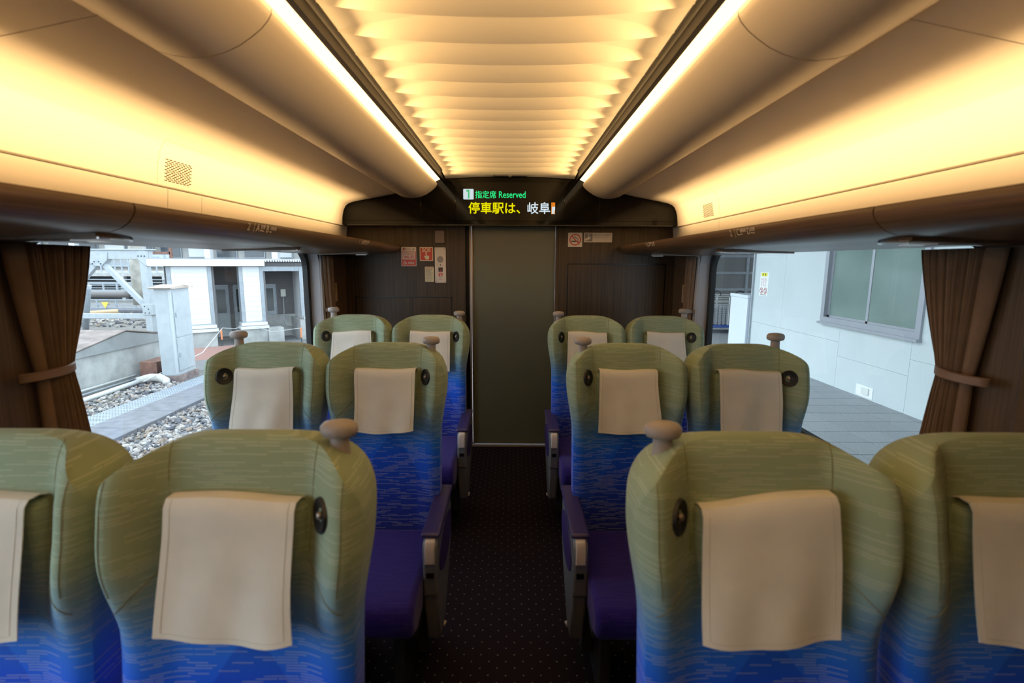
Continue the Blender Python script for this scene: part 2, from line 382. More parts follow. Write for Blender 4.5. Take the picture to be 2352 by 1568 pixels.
for s in (-1, 1):
    side = 'railway yard' if s < 0 else 'platform'
    WINS = ALLWINS[s]; mb = MB(); ys = [LEN0, 1.16, YW] if s < 0 else [LEN0, YW]
    for i, (a, b) in enumerate(WINS):
        inner = rounded(a-.035, b+.035, WZ0-.03, WZ1+.03, .15)
        out = rect_match(inner, ys[i], ys[i+1], 0, 1.80)
        vs = [(s*XW, y, z) for y, z in out]+[(s*XW, y, z) for y, z in inner]
        mb.add(vs, ring_between(out, inner))
    o = mb.build('wall_left' if s < 0 else 'wall_right', M_woodside); struct(o, 'brown laminate side wall of the coach on the %s side' % side, 'wall')
    for i, (a, b) in enumerate(WINS):
        r1, r2 = rounded(a-.02, b+.02, WZ0-.02, WZ1+.02, .14), rounded(a+.02, b-.02, WZ0+.02, WZ1-.02, .12)
        n = len(r1); X0, X1 = s*1.372, s*1.405
        vs = [(X0, *p) for p in r1]+[(X0, *p) for p in r2]+[(X1, *p) for p in r2]+[(X1, *p) for p in r1]
        fs = [(j*n+k, j*n+(k+1) % n, ((j+1) % 4)*n+(k+1) % n, ((j+1) % 4)*n+k) for j in range(4) for k in range(n)]
        root = empty('window_%d' % ((1 if s < 0 else 3)+i), (s*1.38, (a+b)/2, WZ0))
        struct(root, 'wide coach window with rounded corners on the %s side, %s' % (side, 'between the two curtains' if b > 2 else 'beside the row farthest from the door'), 'window')
        inn = rounded(a-.035, b+.035, WZ0-.03, WZ1+.03, .15)
        child(MB().add([(s*XW, *p) for p in inn]+[(s*1.40, *p) for p in rounded(a-.021, b+.021, WZ0-.021, WZ1+.021, .14)], [(k, (k+1) % n, n+(k+1) % n, n+k) for k in range(n)]).build('window_reveal', M_sheer), root)
        g = MB().add(vs, fs).build('window_gasket', M_gasket); g.parent = root; g.matrix_parent_inverse = Matrix.Translation(-root.location)
        pn = MB().add([(s*1.39, *p) for p in rounded(a, b, WZ0, WZ1, .13)], [tuple(range(n))]).build('pane', M_glass)
        pn.parent = root; pn.matrix_parent_inverse = Matrix.Translation(-root.location)
        if b > 2:   # pale jamb strip at the far side of the window
            j = MB().prism([(s*1.312, b+.036), (s*1.312, b+.075), (s*1.296, b+.075), (s*1.300, b+.040)], 'z', .55, 1.592).build('jamb_strip', M_sheer)
            j.parent = root; j.matrix_parent_inverse = Matrix.Translation(-root.location)
    # pillar moulding between the windows
    pm = [(s*1.312, 1.05), (s*1.285, 1.07), (s*1.272, 1.12), (s*1.272, 1.20), (s*1.288, 1.225), (s*1.312, 1.235)]
    o = MB().prism(pm, 'z', .0, 1.585).build('trim_4', M_woodside, smooth=True, sharp=50); struct(o, 'rounded brown window pillar moulding on the %s side' % side, 'trim')
    o = MB().box(*sorted((s*1.25, s*1.312)), LEN0, YW, 0, .09).build('baseboard_left' if s < 0 else 'baseboard_right', M_greyplastic)
    struct(o, 'grey heater cover along the floor on the %s side' % side, 'baseboard')
o = MB().box(-1.4, 1.4, LEN0-.06, LEN0, 0, 2.3).build('wall_rear', M_wood); struct(o, 'dark wood partition behind the camera', 'wall')

# --- end wall with door
DX0, DX1, DZ = -.325, .375, 1.815
ew = empty('wall_front', (0, YW, 0)); struct(ew, 'dark wood partition wall around the sliding door', 'wall')
child(MB().box(-1.40, DX0-.03, YW, YW+.08, 0, 2.3).build('wall_panel', M_wood), ew)
child(MB().box(DX1+.01, 1.40, YW, YW+.08, 0, 2.3).build('wall_panel', M_wood), ew)
child(MB().box(DX0-.03, DX1+.01, YW, YW+.08, DZ+.01, 2.3).build('wall_panel', M_wood), ew)
def hatch(x0, x1, z0, z1):
    child(MB().box(x0, x1, YW-.004, YW+.002, z0, z1).build('hatch_panel', M_wood, bevel=.0015), ew)
    g = MB().box(x0-.009, x0-.0005, YW-.002, YW, z0, z1+.009).box(x1+.0005, x1+.009, YW-.002, YW, z0, z1+.009).box(x0-.009, x1+.009, YW-.002, YW, z1+.0005, z1+.009)
    child(g.build('hatch_gap', M_black), ew)
hatch(-1.234, -.471, .25, 1.248); hatch(.467, 1.233, .25, 1.517)
dr = empty('door_1', (.02, YW+.05, 0)); struct(dr, 'sliding door of frosted grey-green glass at the end of the aisle', 'door')
child(MB().box(DX0+.03, DX1-.012, YW+.045, YW+.057, .012, DZ-.004).build('glass_panel', M_frost, bevel=.002), dr)
child(MB().box(DX0+.004, DX0+.017, YW+.005, YW+.06, .01, DZ).build('door_edge', M_steel, bevel=.003), dr)
child(MB().box(DX0+.019, DX0+.030, YW+.03, YW+.06, .01, DZ).build('door_edge', M_steel, bevel=.003), dr)
child(MB().box(DX0-.03, DX0+.003, YW+.06, YW+.075, .0, DZ).build('door_pocket', M_black), dr)
child(MB().box(DX1-.011, DX1+.012, YW+.012, YW+.06, .01, DZ).build('door_jamb', M_woodside, bevel=.003), dr)
child(MB().box(DX0, DX1, YW+.03, YW+.075, DZ-.004, DZ+.012).build('door_head', M_black), dr)
o = MB().box(DX0-.02, DX1, YW-.012, YW+.05, 0, .007).build('trim_5', mat('dark_bronze', (.16, .10, .06), .45, metal=.5), bevel=.002); struct(o, 'bronze threshold strip under the sliding door', 'threshold')

# --- display panel over the door
dp = empty('display_panel', (0, YW, 1.80)); tag(dp, 'black glossy overhead panel with an electronic display above the door', 'display')
half = [(1.252, 1.80), (1.258, 1.815), (1.258, 1.90), (1.250, 1.935), (1.232, 1.955), (1.20, 1.970), (.98, 2.008), (.87, 2.030), (.62, 2.10), (.50, 2.142), (.25, 2.157), (0, 2.163)]
outl = half+[(-x, z) for x, z in half[-2::-1]]
child(MB().prism(outl, 'y', YP, YW-.001).build('housing', M_panelblack, bevel=.006), dp)
child(MB().box(-.40, .40, YP-.004, YP+.01, 1.838, 2.120).build('display_window', M_screen, bevel=.002), dp)
for s in (-1, 1):
    child(MB().prism([(s*.405, 1.838), (s*.66, 1.838), (s*.66, 2.06), (s*.405, 2.115)], 'y', YP-.0035, YP+.01).build('side_glass', M_panelblack, bevel=.002), dp)
    child(MB().prism([(s*.665, 1.838), (s*1.235, 1.838), (s*1.235, 1.90), (s*1.20, 1.945), (s*.90, 2.005), (s*.665, 2.055)], 'y', YP-.0035, YP+.01).build('side_glass', M_panelblack, bevel=.002), dp)
child(MB().box(-1.22, 1.22, YP-.010, YP+.02, 1.800, 1.812).build('lower_lip', M_black, bevel=.003), dp)
YD = YP-.0052
G, YL, WH, ORG = M_led('led_green', (.02, .78, .22), 1.0), M_led('led_yellow', (.80, .72, .0), 1.0), M_led('led_white', (.68, .80, .86), .9), M_led('led_orange', (.72, .20, .01), 1.0)
def T(body, size, x, z, m, parent, root=None, y=YD, sx=1.0, off=0.0, align='LEFT', depth=.0005, bold=0.0):
    o = text(body, size, basis((1, 0, 0), (0, 0, 1), (x, y, z)), m, None, align, off, sx, depth=depth, bold=bold); child(o, parent); return o
child(MB().prism(plate(-.347, -.270, 1.993, 2.069, .006), 'y', YD, YD+.001).build('digit_tile', WH), dp)
one = MB().prism([(-.324, 2.050), (-.324, 2.062), (-.301, 2.062), (-.301, 2.000), (-.312, 2.000), (-.312, 2.050)], 'y', YD-.001, YD)
child(one.build('digit', M_led('led_green_digit', (.03, .55, .18), .9)), dp)
T('指定席', .0575, -.260, 2.007, G, dp, sx=.93, bold=.0007)
T('Reserved', .068, -.086, 2.006, G, dp, sx=.80, bold=.0007)
T('停車駅は、', .089, -.311, 1.899, YL, dp, sx=1.0, bold=.0014)
T('岐阜', .089, .126, 1.899, WH, dp, sx=1.0, bold=.0014)
child(MB().box(.3085, .337, YD, YD+.001, 1.889, 1.974).build('line_mark', ORG), dp)
child(MB().prism([(.313, 1.892), (.335, 1.892), (.335, 1.900), (.330, 1.902), (.337, 1.920), (.337, 1.943), (.313, 1.943)], 'y', YD-.0008, YD).build('line_mark_glyph', WH), dp)
# bracket plate at the end of the wavy ceiling
o = MB().box(-.125, .125, 3.80, 3.846, 2.158, 2.166).box(-.012, .012, 3.80, 3.846, 2.152, 2.158).build('trim_6', M_greyplastic); struct(o, 'small grey access plate between the wavy ceiling and display', 'plate')

# ================================================================== LUGGAGE RACKS
def rack(s):
    side = 'railway yard' if s < 0 else 'platform'
    r = empty('luggage_rack', (s*1.31, .9, 1.60)); tag(r, 'dark walnut luggage rack with rounded lip above the %s windows' % side, 'luggage rack')
    lip = [(.866, 1.664), (.861, 1.656), (.862, 1.645), (.868, 1.632), (.880, 1.618), (.898, 1.606), (.922, 1.598), (.955, 1.594), (1.03, 1.594), (1.03, 1.606), (.94, 1.612), (.90, 1.635), (.878, 1.662)]
    for a, b in ((LEN0, 1.199), (1.204, 2.301), (2.3012, 4.0)):
        child(MB().prism([(s*x, z) for x, z in lip], 'y', a, b).build('rack_lip', M_rack, smooth=True, sharp=45), r)
    # rounded end cap against the end wall
    child(MB().box(*sorted((s*.985, s*1.312)), LEN0, YW, 1.604, 1.628).build('rack_shelf', M_rack), r)
    child(MB().prism([(s*1.02, 1.594), (s*1.02, 1.607), (s*1.312, 1.607), (s*1.312, 1.582), (s*1.10, 1.588)], 'y', LEN0, YW).build('rack_underside', M_rack), r)
    for y0 in (.10, 1.195, 2.29, 3.40):
        ln = .46; n = 12; vs = []; fs = []
        prof = []
        for k in range(n+1):
            t = k/n; prof.append((y0+ln*t, .955+.30*t**1.7, 0.017*(1-t)**.8+.002))
        mb = MB()
        for k in range(n):
            (ya, xa, ha), (yb, xb, hb) = prof[k], prof[k+1]
            mb.add([(s*xa, ya, 1.594), (s*1.29, ya, 1.594), (s*1.29, yb, 1.594), (s*xb, yb, 1.594), (s*xa, ya, 1.594-ha*.55), (s*1.29, ya, 1.590-ha*.75), (s*1.29, yb, 1.590-hb*.75), (s*xb, yb, 1.594-hb*.55)],
                   [(0, 1, 2, 3), (4, 5, 6, 7), (0, 1, 5, 4), (1, 2, 6, 5), (2, 3, 7, 6), (3, 0, 4, 7)])
        fin = child(mb.build('lamp_fairing', M_rack), r)
        tr = MB().tube([(s*(x-.004), y, 1.593-h*.5) for y, x, h in prof], .0032, 6).build('fairing_edge', mat('satin_silver', (.62, .62, .64), .25, metal=.7)); tr.parent = fin
        ln2 = MB().prism([(s*.96, y0+.015), (s*1.0, y0+.10), (s*1.06, y0+.10), (s*1.03, y0+.015)], 'z', 1.5765, 1.580).build('lamp_lens', mat('frosted_lens', (.8, .82, .85), .2, emit=(.8, .85, .9), es=.08)); ln2.parent = fin
    return r
ML = mat('pale_print', (.60, .54, .48), .6)
def place(root, o, parent=None):
    o.parent = parent or root; return o
racks = {}
for s in (-1, 1):
    r = racks[s] = rack(s)
    # row lettering on the lip (surface faces inward and down)
    up = Vector((s*-.011, 0, .026)).normalized() if False else Vector((-s*.30, 0, .954))
    for row, yc in (('2', 1.70 if s < 0 else 1.975), ('1', 2.925 if s < 0 else 3.215)):
        right = Vector((0, -s, 0)); d = -s
        P = lambda off, dz=0: (s*(.8655-.0028)+(-s)*(.30*dz), yc+d*off, 1.6335+.954*dz)
        A, Bc = ('A', 'B') if s < 0 else ('C', 'D')
        k1, k2 = (('窓側', 'Window'), ('通路側', 'Aisle')) if s < 0 else (('通路側', 'Aisle'), ('窓側', 'Window'))
        def L(body, size, off, dz=0, sx=1.0): child(text(body, size, basis(right, up, P(off, dz)), ML, None, sx=sx, depth=.0004), r)
        L(row, .036, 0); L('|', .036, .042, .002, .6); L(A, .036, .058); L(k1[0], .016, .087, .011); L(k1[1], .008, .087, .001)
        o2 = .087+(.040 if len(k1[0]) == 2 else .054)
        L(Bc, .036, o2); L(k2[0], .016, o2+.029, .011); L(k2[1], .008, o2+.029, .001)

# --- air grilles in the cove
def grille(s, y0, y1, label):
    root = empty('air_grille', (s*1.258, (y0+y1)/2, 1.80)); tag(root, label, 'air grille')
    def X(z): return np.interp(z, [1.8045, 1.84, 1.88, 1.915, 1.942, 1.96], [1.263, 1.258, 1.252, 1.243, 1.229, 1.208])
    # cover plate following the curved cove
    zs = [1.808, 1.84, 1.88, 1.915, 1.938, 1.955]
    prof = [(s*(X(z)-.0022), z) for z in zs]+[(s*(X(z)+.004), z) for z in zs[::-1]]
    child(MB().prism(prof, 'y', y0-.035 if s < 0 else y0-.09, y1+.09 if s < 0 else y1+.03).build('cover_plate', M_white), root)
    mb = MB(); rows = 13; cols = 7; w = (y1-y0)/cols
    for i in range(rows):
        z = 1.822+i*.0062
        for k in range(cols):
            ya = y0+k*w+(w*.5 if i % 2 else 0); x = X(z)-.0032
            if ya+w*.72 > y1+w*.25: continue
            mb.box(*sorted((s*x, s*(x+.003))), ya, ya+w*.72, z, z+.0036)
    g = child(mb.build('slots', mat('grille_slot_brown', (.035, .018, .008), .8)), root); g['kind'] = 'stuff'
grille(-1, 1.905, 2.055, 'cream slotted air grille in the lit cove above rack letters A and B')
grille(1, 3.165, 3.325, 'cream slotted air grille in the lit cove near the display panel')

# ================================================================== SIGNS ON THE END WALL
def board(name, x0, x1, z0, z1, m, label, cat, th=.003, r=.006):
    root = empty(name, ((x0+x1)/2, YW-th, z0)); tag(root, label, cat)
    child(MB().prism(plate(x0, x1, z0, z1, r), 'y', YW-th, YW-.0002).build('plate', m), root); return root
M_signw = mat('sign_white', (.62, .56, .50), .4); M_red = mat('sign_red', (.55, .055, .025), .4); M_cream = mat('sign_cream', (.66, .60, .40), .45)
M_ink = mat('sign_ink', (.035, .03, .03), .5); M_grey = mat('sign_grey', (.22, .20, .19), .5); M_redink = mat('sign_red_ink', (.45, .05, .03), .5)
def flat(poly, m, root, y, name='print', th=.0006): return child(MB().prism(poly, 'y', y-th, y).build(name, m), root)
def rect(x0, x1, z0, z1): return [(x0, z0), (x1, z0), (x1, z1), (x0, z1)]
def disc(cx, cz, r, n=24): return [(cx+r*math.cos(2*PI*k/n), cz+r*math.sin(2*PI*k/n)) for k in range(n)]
def ring_mesh(cx, cz, r0, r1, y, m, root, a0=0, a1=2*PI, n=28, name='print'):
    mb = MB(); pts = [(a0+(a1-a0)*k/n) for k in range(n+1)]
    for k in range(n):
        a, b = pts[k], pts[k+1]
        mb.prism([(cx+r0*math.cos(a), cz+r0*math.sin(a)), (cx+r1*math.cos(a), cz+r1*math.sin(a)), (cx+r1*math.cos(b), cz+r1*math.sin(b)), (cx+r0*math.cos(b), cz+r0*math.sin(b))], 'y', y-.0006, y)
    return child(mb.build(name, m), root)
def bars(x0, x1, z0, z1, n, m, root, y, seed=1, frac=.5, xaxis=True, name='text_lines'):
    rr = random.Random(seed); mb = MB(); h = (z1-z0)/n
    for i in range(n):
        z = z1-(i+1)*h; x = x0; xe = x0+(x1-x0)*rr.uniform(.62, 1)
        while x < xe:
            w = rr.uniform(.012, .05)*(x1-x0)*2.2; mb.prism(rect(x, min(xe, x+w), z+h*.2, z+h*(.2+frac)), 'y', y-.0005, y); x += w+.012*(x1-x0)*2
    return child(mb.build(name, m), root)
Y1, Y2 = YW-.003, YW-.0036
# Wi-Fi sign
s1 = board('wifi_sign', -.862, -.742, 1.499, 1.649, M_signw, 'white and red Wi-Fi FREE sign on the dark end wall', 'sign')
flat(plate(-.858, -.746, 1.503, 1.613, .004), M_red, s1, Y1)
flat(plate(-.851, -.753, 1.551, 1.608, .003), M_signw, s1, Y2)
T('JR-Central', .0215, -.802, 1.589, M_red, s1, y=Y2-.0008, sx=.86, align='CENTER', off=.0003)
T('Wi-Fi', .036, -.802, 1.558, M_red, s1, y=Y2-.0008, align='CENTER', off=.0009)
T('FREE', .0235, -.808, 1.516, M_signw, s1, y=Y1-.0008, off=.0006)
for k, rr_ in enumerate((.009, .019, .029)): ring_mesh(-.847, 1.510, rr_-.0025, rr_+.0025, Y1-.0006, M_signw, s1, .12, PI/2-.12, 10)
flat(disc(-.836, 1.632, .0105), M_redink, s1, Y1); flat(disc(-.834, 1.630, .004, 12), M_signw, s1, Y1-.0007)
bars(-.820, -.772, 1.628, 1.636, 1, M_grey, s1, Y1, 3); flat(rect(-.768, -.757, 1.630, 1.633), M_ink, s1, Y1); flat(rect(-.764, -.761, 1.626, 1.637), M_ink, s1, Y1)
# SOS sign
s2 = board('sos_sign', -.714, -.609, 1.541, 1.649, M_cream, 'red SOS sign with a pale pointing hand', 'sign')
flat(plate(-.709, -.614, 1.546, 1.644, .004), M_red, s2, Y1)
T('SOS', .0385, -.6615, 1.612, M_cream, s2, y=Y1-.0008, align='CENTER', off=.0011)
flat([(-.680, 1.577), (-.674, 1.583), (-.667, 1.577), (-.667, 1.600), (-.659, 1.600), (-.659, 1.583), (-.640, 1.581), (-.640, 1.562), (-.645, 1.552), (-.668, 1.552), (-.673, 1.565)], M_cream, s2, Y1-.0006)
ring_mesh(-.663, 1.601, .0055, .0085, Y1-.0006, M_cream, s2, -.6, PI+.6, 12)
# instruction notice
s3 = board('notice_sticker', -.676, -.605, 1.376, 1.496, M_cream, 'small cream notice with dense text below the SOS sign', 'sticker')
T('非常通話装置', .0105, -.6405, 1.482, M_redink, s3, y=Y1-.0008, align='CENTER', depth=.0003)
bars(-.671, -.610, 1.418, 1.478, 7, M_grey, s3, Y1, 5, .55); bars(-.671, -.610, 1.380, 1.416, 7, M_grey, s3, Y1, 6, .35)
# intercom
s4 = board('intercom', -.595, -.508, 1.369, 1.647, M_signw, 'tall white emergency intercom plate with speaker and button', 'intercom', th=.008)
Y4 = YW-.008
flat(disc(-.5515, 1.553, .0265, 20), mat('speaker_grey', (.36, .32, .31), .6), s4, Y4, 'speaker_grille')
mb = MB()
for i in range(-3, 4):
    for k in range(-3, 4):
        if i*i+k*k < 11: mb.prism(rect(-.5515+i*.0066-.0016, -.5515+i*.0066+.0016, 1.553+k*.0066-.0016, 1.553+k*.0066+.0016), 'y', Y4-.0012, Y4-.0005)
child(mb.build('grille_holes', M_ink), s4)['kind'] = 'stuff'
flat(disc(-.5515, 1.512, .004, 10), M_ink, s4, Y4, 'microphone'); flat(rect(-.553, -.550, 1.503, 1.511), M_ink, s4, Y4)
child(MB().box(-.567, -.534, Y4-.006, Y4, 1.457, 1.489).build('button_housing', M_ink, bevel=.002), s4)
child(MB().box(-.556, -.542, Y4-.010, Y4-.005, 1.461, 1.475).build('button', M_redink, bevel=.002), s4)
flat(rect(-.566, -.536, 1.421, 1.449), M_red, s4, Y4); T('SOS', .012, -.551, 1.438, M_signw, s4, y=Y4-.0008, align='CENTER', depth=.0003)
flat([(-.557, 1.432), (-.552, 1.432), (-.552, 1.438), (-.549, 1.438), (-.549, 1.432), (-.543, 1.431), (-.545, 1.423), (-.554, 1.423)], M_signw, s4, Y4-.0006)
bars(-.562, -.540, 1.404, 1.418, 3, M_grey, s4, Y4, 8, .5); bars(-.562, -.540, 1.393, 1.399, 1, M_grey, s4, Y4, 9)
for x in (-.586, -.517):
    for z in (1.380, 1.636): flat(disc(x, z, .0035, 8), M_grey, s4, Y4, 'screw', .001)
# grey box above
o = MB().box(-.589, -.513, YW-.022, YW, 1.677, 1.778).build('wall_box', mat('brown_grey_plastic', (.20, .15, .125), .5), bevel=.006); tag(o, 'small brown-grey plastic box above the intercom plate', 'box')
# no smoking
s5 = board('no_smoking_sign', .459, .571, 1.655, 1.766, M_signw, 'square white no-smoking sign beside the door', 'sign')
cx, cz = .515, 1.7105
mbc = [(cx-.030, cz-.016), (cx+.014, cz-.016), (cx+.014, cz-.008), (cx-.030, cz-.008)]
flat(mbc, M_ink, s5, Y1); flat(rect(cx+.0165, cx+.021, cz-.016, cz-.008), M_ink, s5, Y1); flat(rect(cx+.0235, cx+.028, cz-.016, cz-.008), M_ink, s5, Y1)
for k in range(2):
    pth = [(cx+.018+k*.008, Y1-.0004, cz-.004), (cx+.018+k*.008, Y1-.0004, cz+.006), (cx+.006+k*.008, Y1-.0004, cz+.010), (cx+.002+k*.008, Y1-.0004, cz+.018), (cx-.010+k*.006, Y1-.0004, cz+.021), (cx-.010+k*.006, Y1-.0004, cz+.029)]
    child(MB().tube(pth, .0015, 5).build('smoke_print', M_ink), s5)
ring_mesh(cx, cz, .037, .045, Y2, M_red, s5)
a = math.radians(-45); u = Vector((math.cos(a), math.sin(a))); w = Vector((-u.y, u.x))*.0038
flat([(cx-u.x*.039+w.x, cz-u.y*.039+w.y), (cx+u.x*.039+w.x, cz+u.y*.039+w.y), (cx+u.x*.039-w.x, cz+u.y*.039-w.y), (cx-u.x*.039-w.x, cz-u.y*.039-w.y)], M_red, s5, Y2)
# camera sign
s6 = board('camera_sign', .584, .806, 1.692, 1.766, M_signw, 'wide white security camera notice beside the no-smoking sign', 'sign')
flat(plate(.589, .651, 1.698, 1.760, .003), M_grey, s6, Y1)
def rotp(pts, cx, cz, a): return [(cx+x*math.cos(a)-z*math.sin(a), cz+x*math.sin(a)+z*math.cos(a)) for x, z in pts]
flat(rotp(rect(-.024, .016, -.010, .010), .620, 1.722, .42), M_signw, s6, Y1-.0006); flat(rotp(rect(-.031, -.024, -.007, .007), .620, 1.722, .42), M_signw, s6, Y1-.0006)
flat(rect(.619, .623, 1.732, 1.754), M_signw, s6, Y1-.0006); flat(rect(.614, .628, 1.750, 1.756), M_signw, s6, Y1-.0006)
T('防犯カメラ作動中', .0182, .657, 1.742, M_grey, s6, y=Y1-.0008, sx=.96, depth=.0003)
T('Security Camera in Operation', .0095, .657, 1.729, M_grey, s6, y=Y1-.0008, sx=.98, depth=.0003)
# side wall stickers
for s in (-1, 1):
    x = s*(XW-.0012); ya, yb, za, zb = (3.69, 3.815, 1.235, 1.372)
    root = empty('instruction_sticker', (x, (ya+yb)/2, za)); tag(root, 'beige text sticker on the %s side wall beside the window curtain' % ('railway yard' if s < 0 else 'platform'), 'sticker')
    child(MB().box(*sorted((x, x+s*.001)), ya, yb, za, zb).build('sheet', mat('sticker_beige', (.40, .27, .17), .6)), root)
    mb = MB(); rr = random.Random(4)
    for i in range(13):
        if i in (3, 8): continue
        z = zb-.014-i*.0088; h = .0048 if i < 8 else .0026; y = ya+.012; ye = ya+.012+(yb-ya-.024)*rr.uniform(.55, 1)
        while y < ye:
            w = rr.uniform(.006, .018); mb.box(*sorted((x-s*.0006, x)), y, min(ye, y+w), z, z+h); y += w+.003
    child(mb.build('text_lines', M_ink), root)

# ================================================================== SEATS
def sst(a, b, t):
    t = min(1, max(0, (t-a)/(b-a))); return t*t*(3-2*t)
ZT = 1.205
def yb_(z): return -.115*((ZT-z)/.755)-.010*math.sin(PI*min(1, max(0, (ZT-z)/.755)))
def W_(z):
    if z > 1.055: return .2385*max(0.0, 1-((z-1.055)/(ZT-1.055))**2.7)**(1/2.7)
    return .214+(.2385-.214)*sst(.845, 1.055, z)
def A_(z): return .018+(.058)*sst(.79, 1.02, z)*(1-.35*sst(1.10, 1.2, z))
def g_(t): return sst(.50, .86, t)-.55*max(0, (t-.86)/.14)**2
def front(x, z):
    w = max(W_(z), 1e-4) if z < 1.055 else .2385; return yb_(z)-A_(z)*g_(min(1, abs(x)/w))
def q_(z): return 1.0 if z < 1.135 else max(0.0, 1-((z-1.135)/(ZT-1.135))**2.4)**(1/2.4)
def fy(x, z):
    ym = yb_(z)+.03; return ym+(front(x, z)-ym)*q_(z)
def backrest_mb():
    mb = MB(); ts = list(np.sin(np.linspace(-PI/2, PI/2, 39)))
    bt = [1.0, 1.0, .96, .8, .5, 0, -.5, -.8, -.96, -1.0, -1.0]; by = [.15, .62, .93, 1, 1, 1, 1, 1, .93, .62, .15]
    zs = [.40, .42, .46, .52, .6, .68, .76, .82]+list(np.linspace(.86, 1.12, 18))+[1.12+(ZT-1.12)*math.sin(a) for a in np.linspace(.12, PI/2-.05, 15)]
    rings = []
    for z in zs:
        w = W_(z); q = q_(z); ym = yb_(z)+.03; r = []
        for t in ts: r.append((t*w, fy(t*w, z), z))
        fe = fy(w, z); T_ = ym+.062*q
        for t, f in zip(bt, by): r.append((t*w, fe+(T_-fe)*f, z))
        rings.append(r)
    n = len(rings[0]); vs = [p for r in rings for p in r]; fs = []
    for i in range(len(rings)-1):
        for k in range(n): fs.append((i*n+k, i*n+(k+1) % n, (i+1)*n+(k+1) % n, (i+1)*n+k))
    fs += [tuple(range(n)), tuple(range((len(rings)-1)*n, len(rings)*n))]
    return mb.add(vs, fs)
def on_front(x, z, off=.0006): return (x, fy(x, z)-off, z)
def seams_mb():
    out = []
    for s in (-1, 1):
        out.append(MB().tube([on_front(s*(.128+.010*(z-1.0)/.2), z) for z in np.linspace(1.0, 1.197, 18)], .0009, 5))
        out.append(MB().tube([on_front(s*(.128+(.209-.128)*t), .985-.082*t) for t in np.linspace(0, .93, 12)], .0009, 5))
        out.append(MB().tube([on_front(s*.875*W_(min(z, 1.05)), z) for z in np.linspace(.95, 1.150, 16)], .0007, 5))
    return out
def cloth_mb(seed, skew=0.0):
    rr = random.Random(seed); mb = MB(); NX, NZ = 18, 26
    ph = [rr.uniform(0, 6.3) for _ in range(6)]; vs = []
    path = [(-.004, 1.096), (-.036, 1.109), (-.058, 1.108), (-.068, 1.096)]
    zb = .876
    full = path+[(-.069-.052*((1.096-z)/.23)**1.2, z) for z in np.linspace(1.078, zb, NZ-len(path))]
    for j, (y, z) in enumerate(full):
        t = j/(NZ-1); h = max(0, (1.096-z)/.23)
        for i in range(NX):
            u = i/(NX-1)*2-1
            hw = .1185+.004*math.sin(ph[0]+3*t)+.004*h
            x = u*hw+.004*math.sin(ph[1]+4*t)*h
            wv = h*(.007*math.sin(ph[2]+u*2.6)+.004*math.sin(ph[3]+u*6.0+2*t))-.004*h*h*abs(u)
            dz = (.010*(1-u*u)*-1*h)+.004*math.sin(ph[4]+2.2*u)*h+skew*u*.014*(1-h)+.003*math.sin(ph[5]+3*u)*(1-t)
            vs.append((x, y-wv-.004*h, z+dz))
    fs = [(j*NX+i, j*NX+i+1, (j+1)*NX+i+1, (j+1)*NX+i) for j in range(NZ-1) for i in range(NX-1)]
    mb.add(vs, fs)
    # raised hem as a second strip along both sides and the bottom
    return mb, vs, NX, NZ
def build_cloth(seed, skew, parent):
    mb, vs, NX, NZ = cloth_mb(seed, skew)
    o = mb.build('headrest_cover', M_cloth, parent, smooth=True, recalc=False)
    so = o.modifiers.new('solid', 'SOLIDIFY'); so.thickness = .0022; so.offset = 0; o.modifiers.new('split', 'EDGE_SPLIT').split_angle = math.radians(45)
    P = lambda j, i, f: Vector(vs[j*NX+i])*(1-f)+Vector(vs[j*NX+(i+1 if i == 0 else i-1)])*f+Vector((0, -.0012, 0))
    for i in (0, NX-1): MB().tube([P(j, i, .85) for j in range(2, NZ-1)], .00055, 4).build('stitching', M_stitch, o)
    MB().tube([Vector(vs[(NZ-2)*NX+i])+Vector((0, -.0012, -.001)) for i in range(1, NX-1)], .00055, 4).build('stitching', M_stitch, o)
    return o
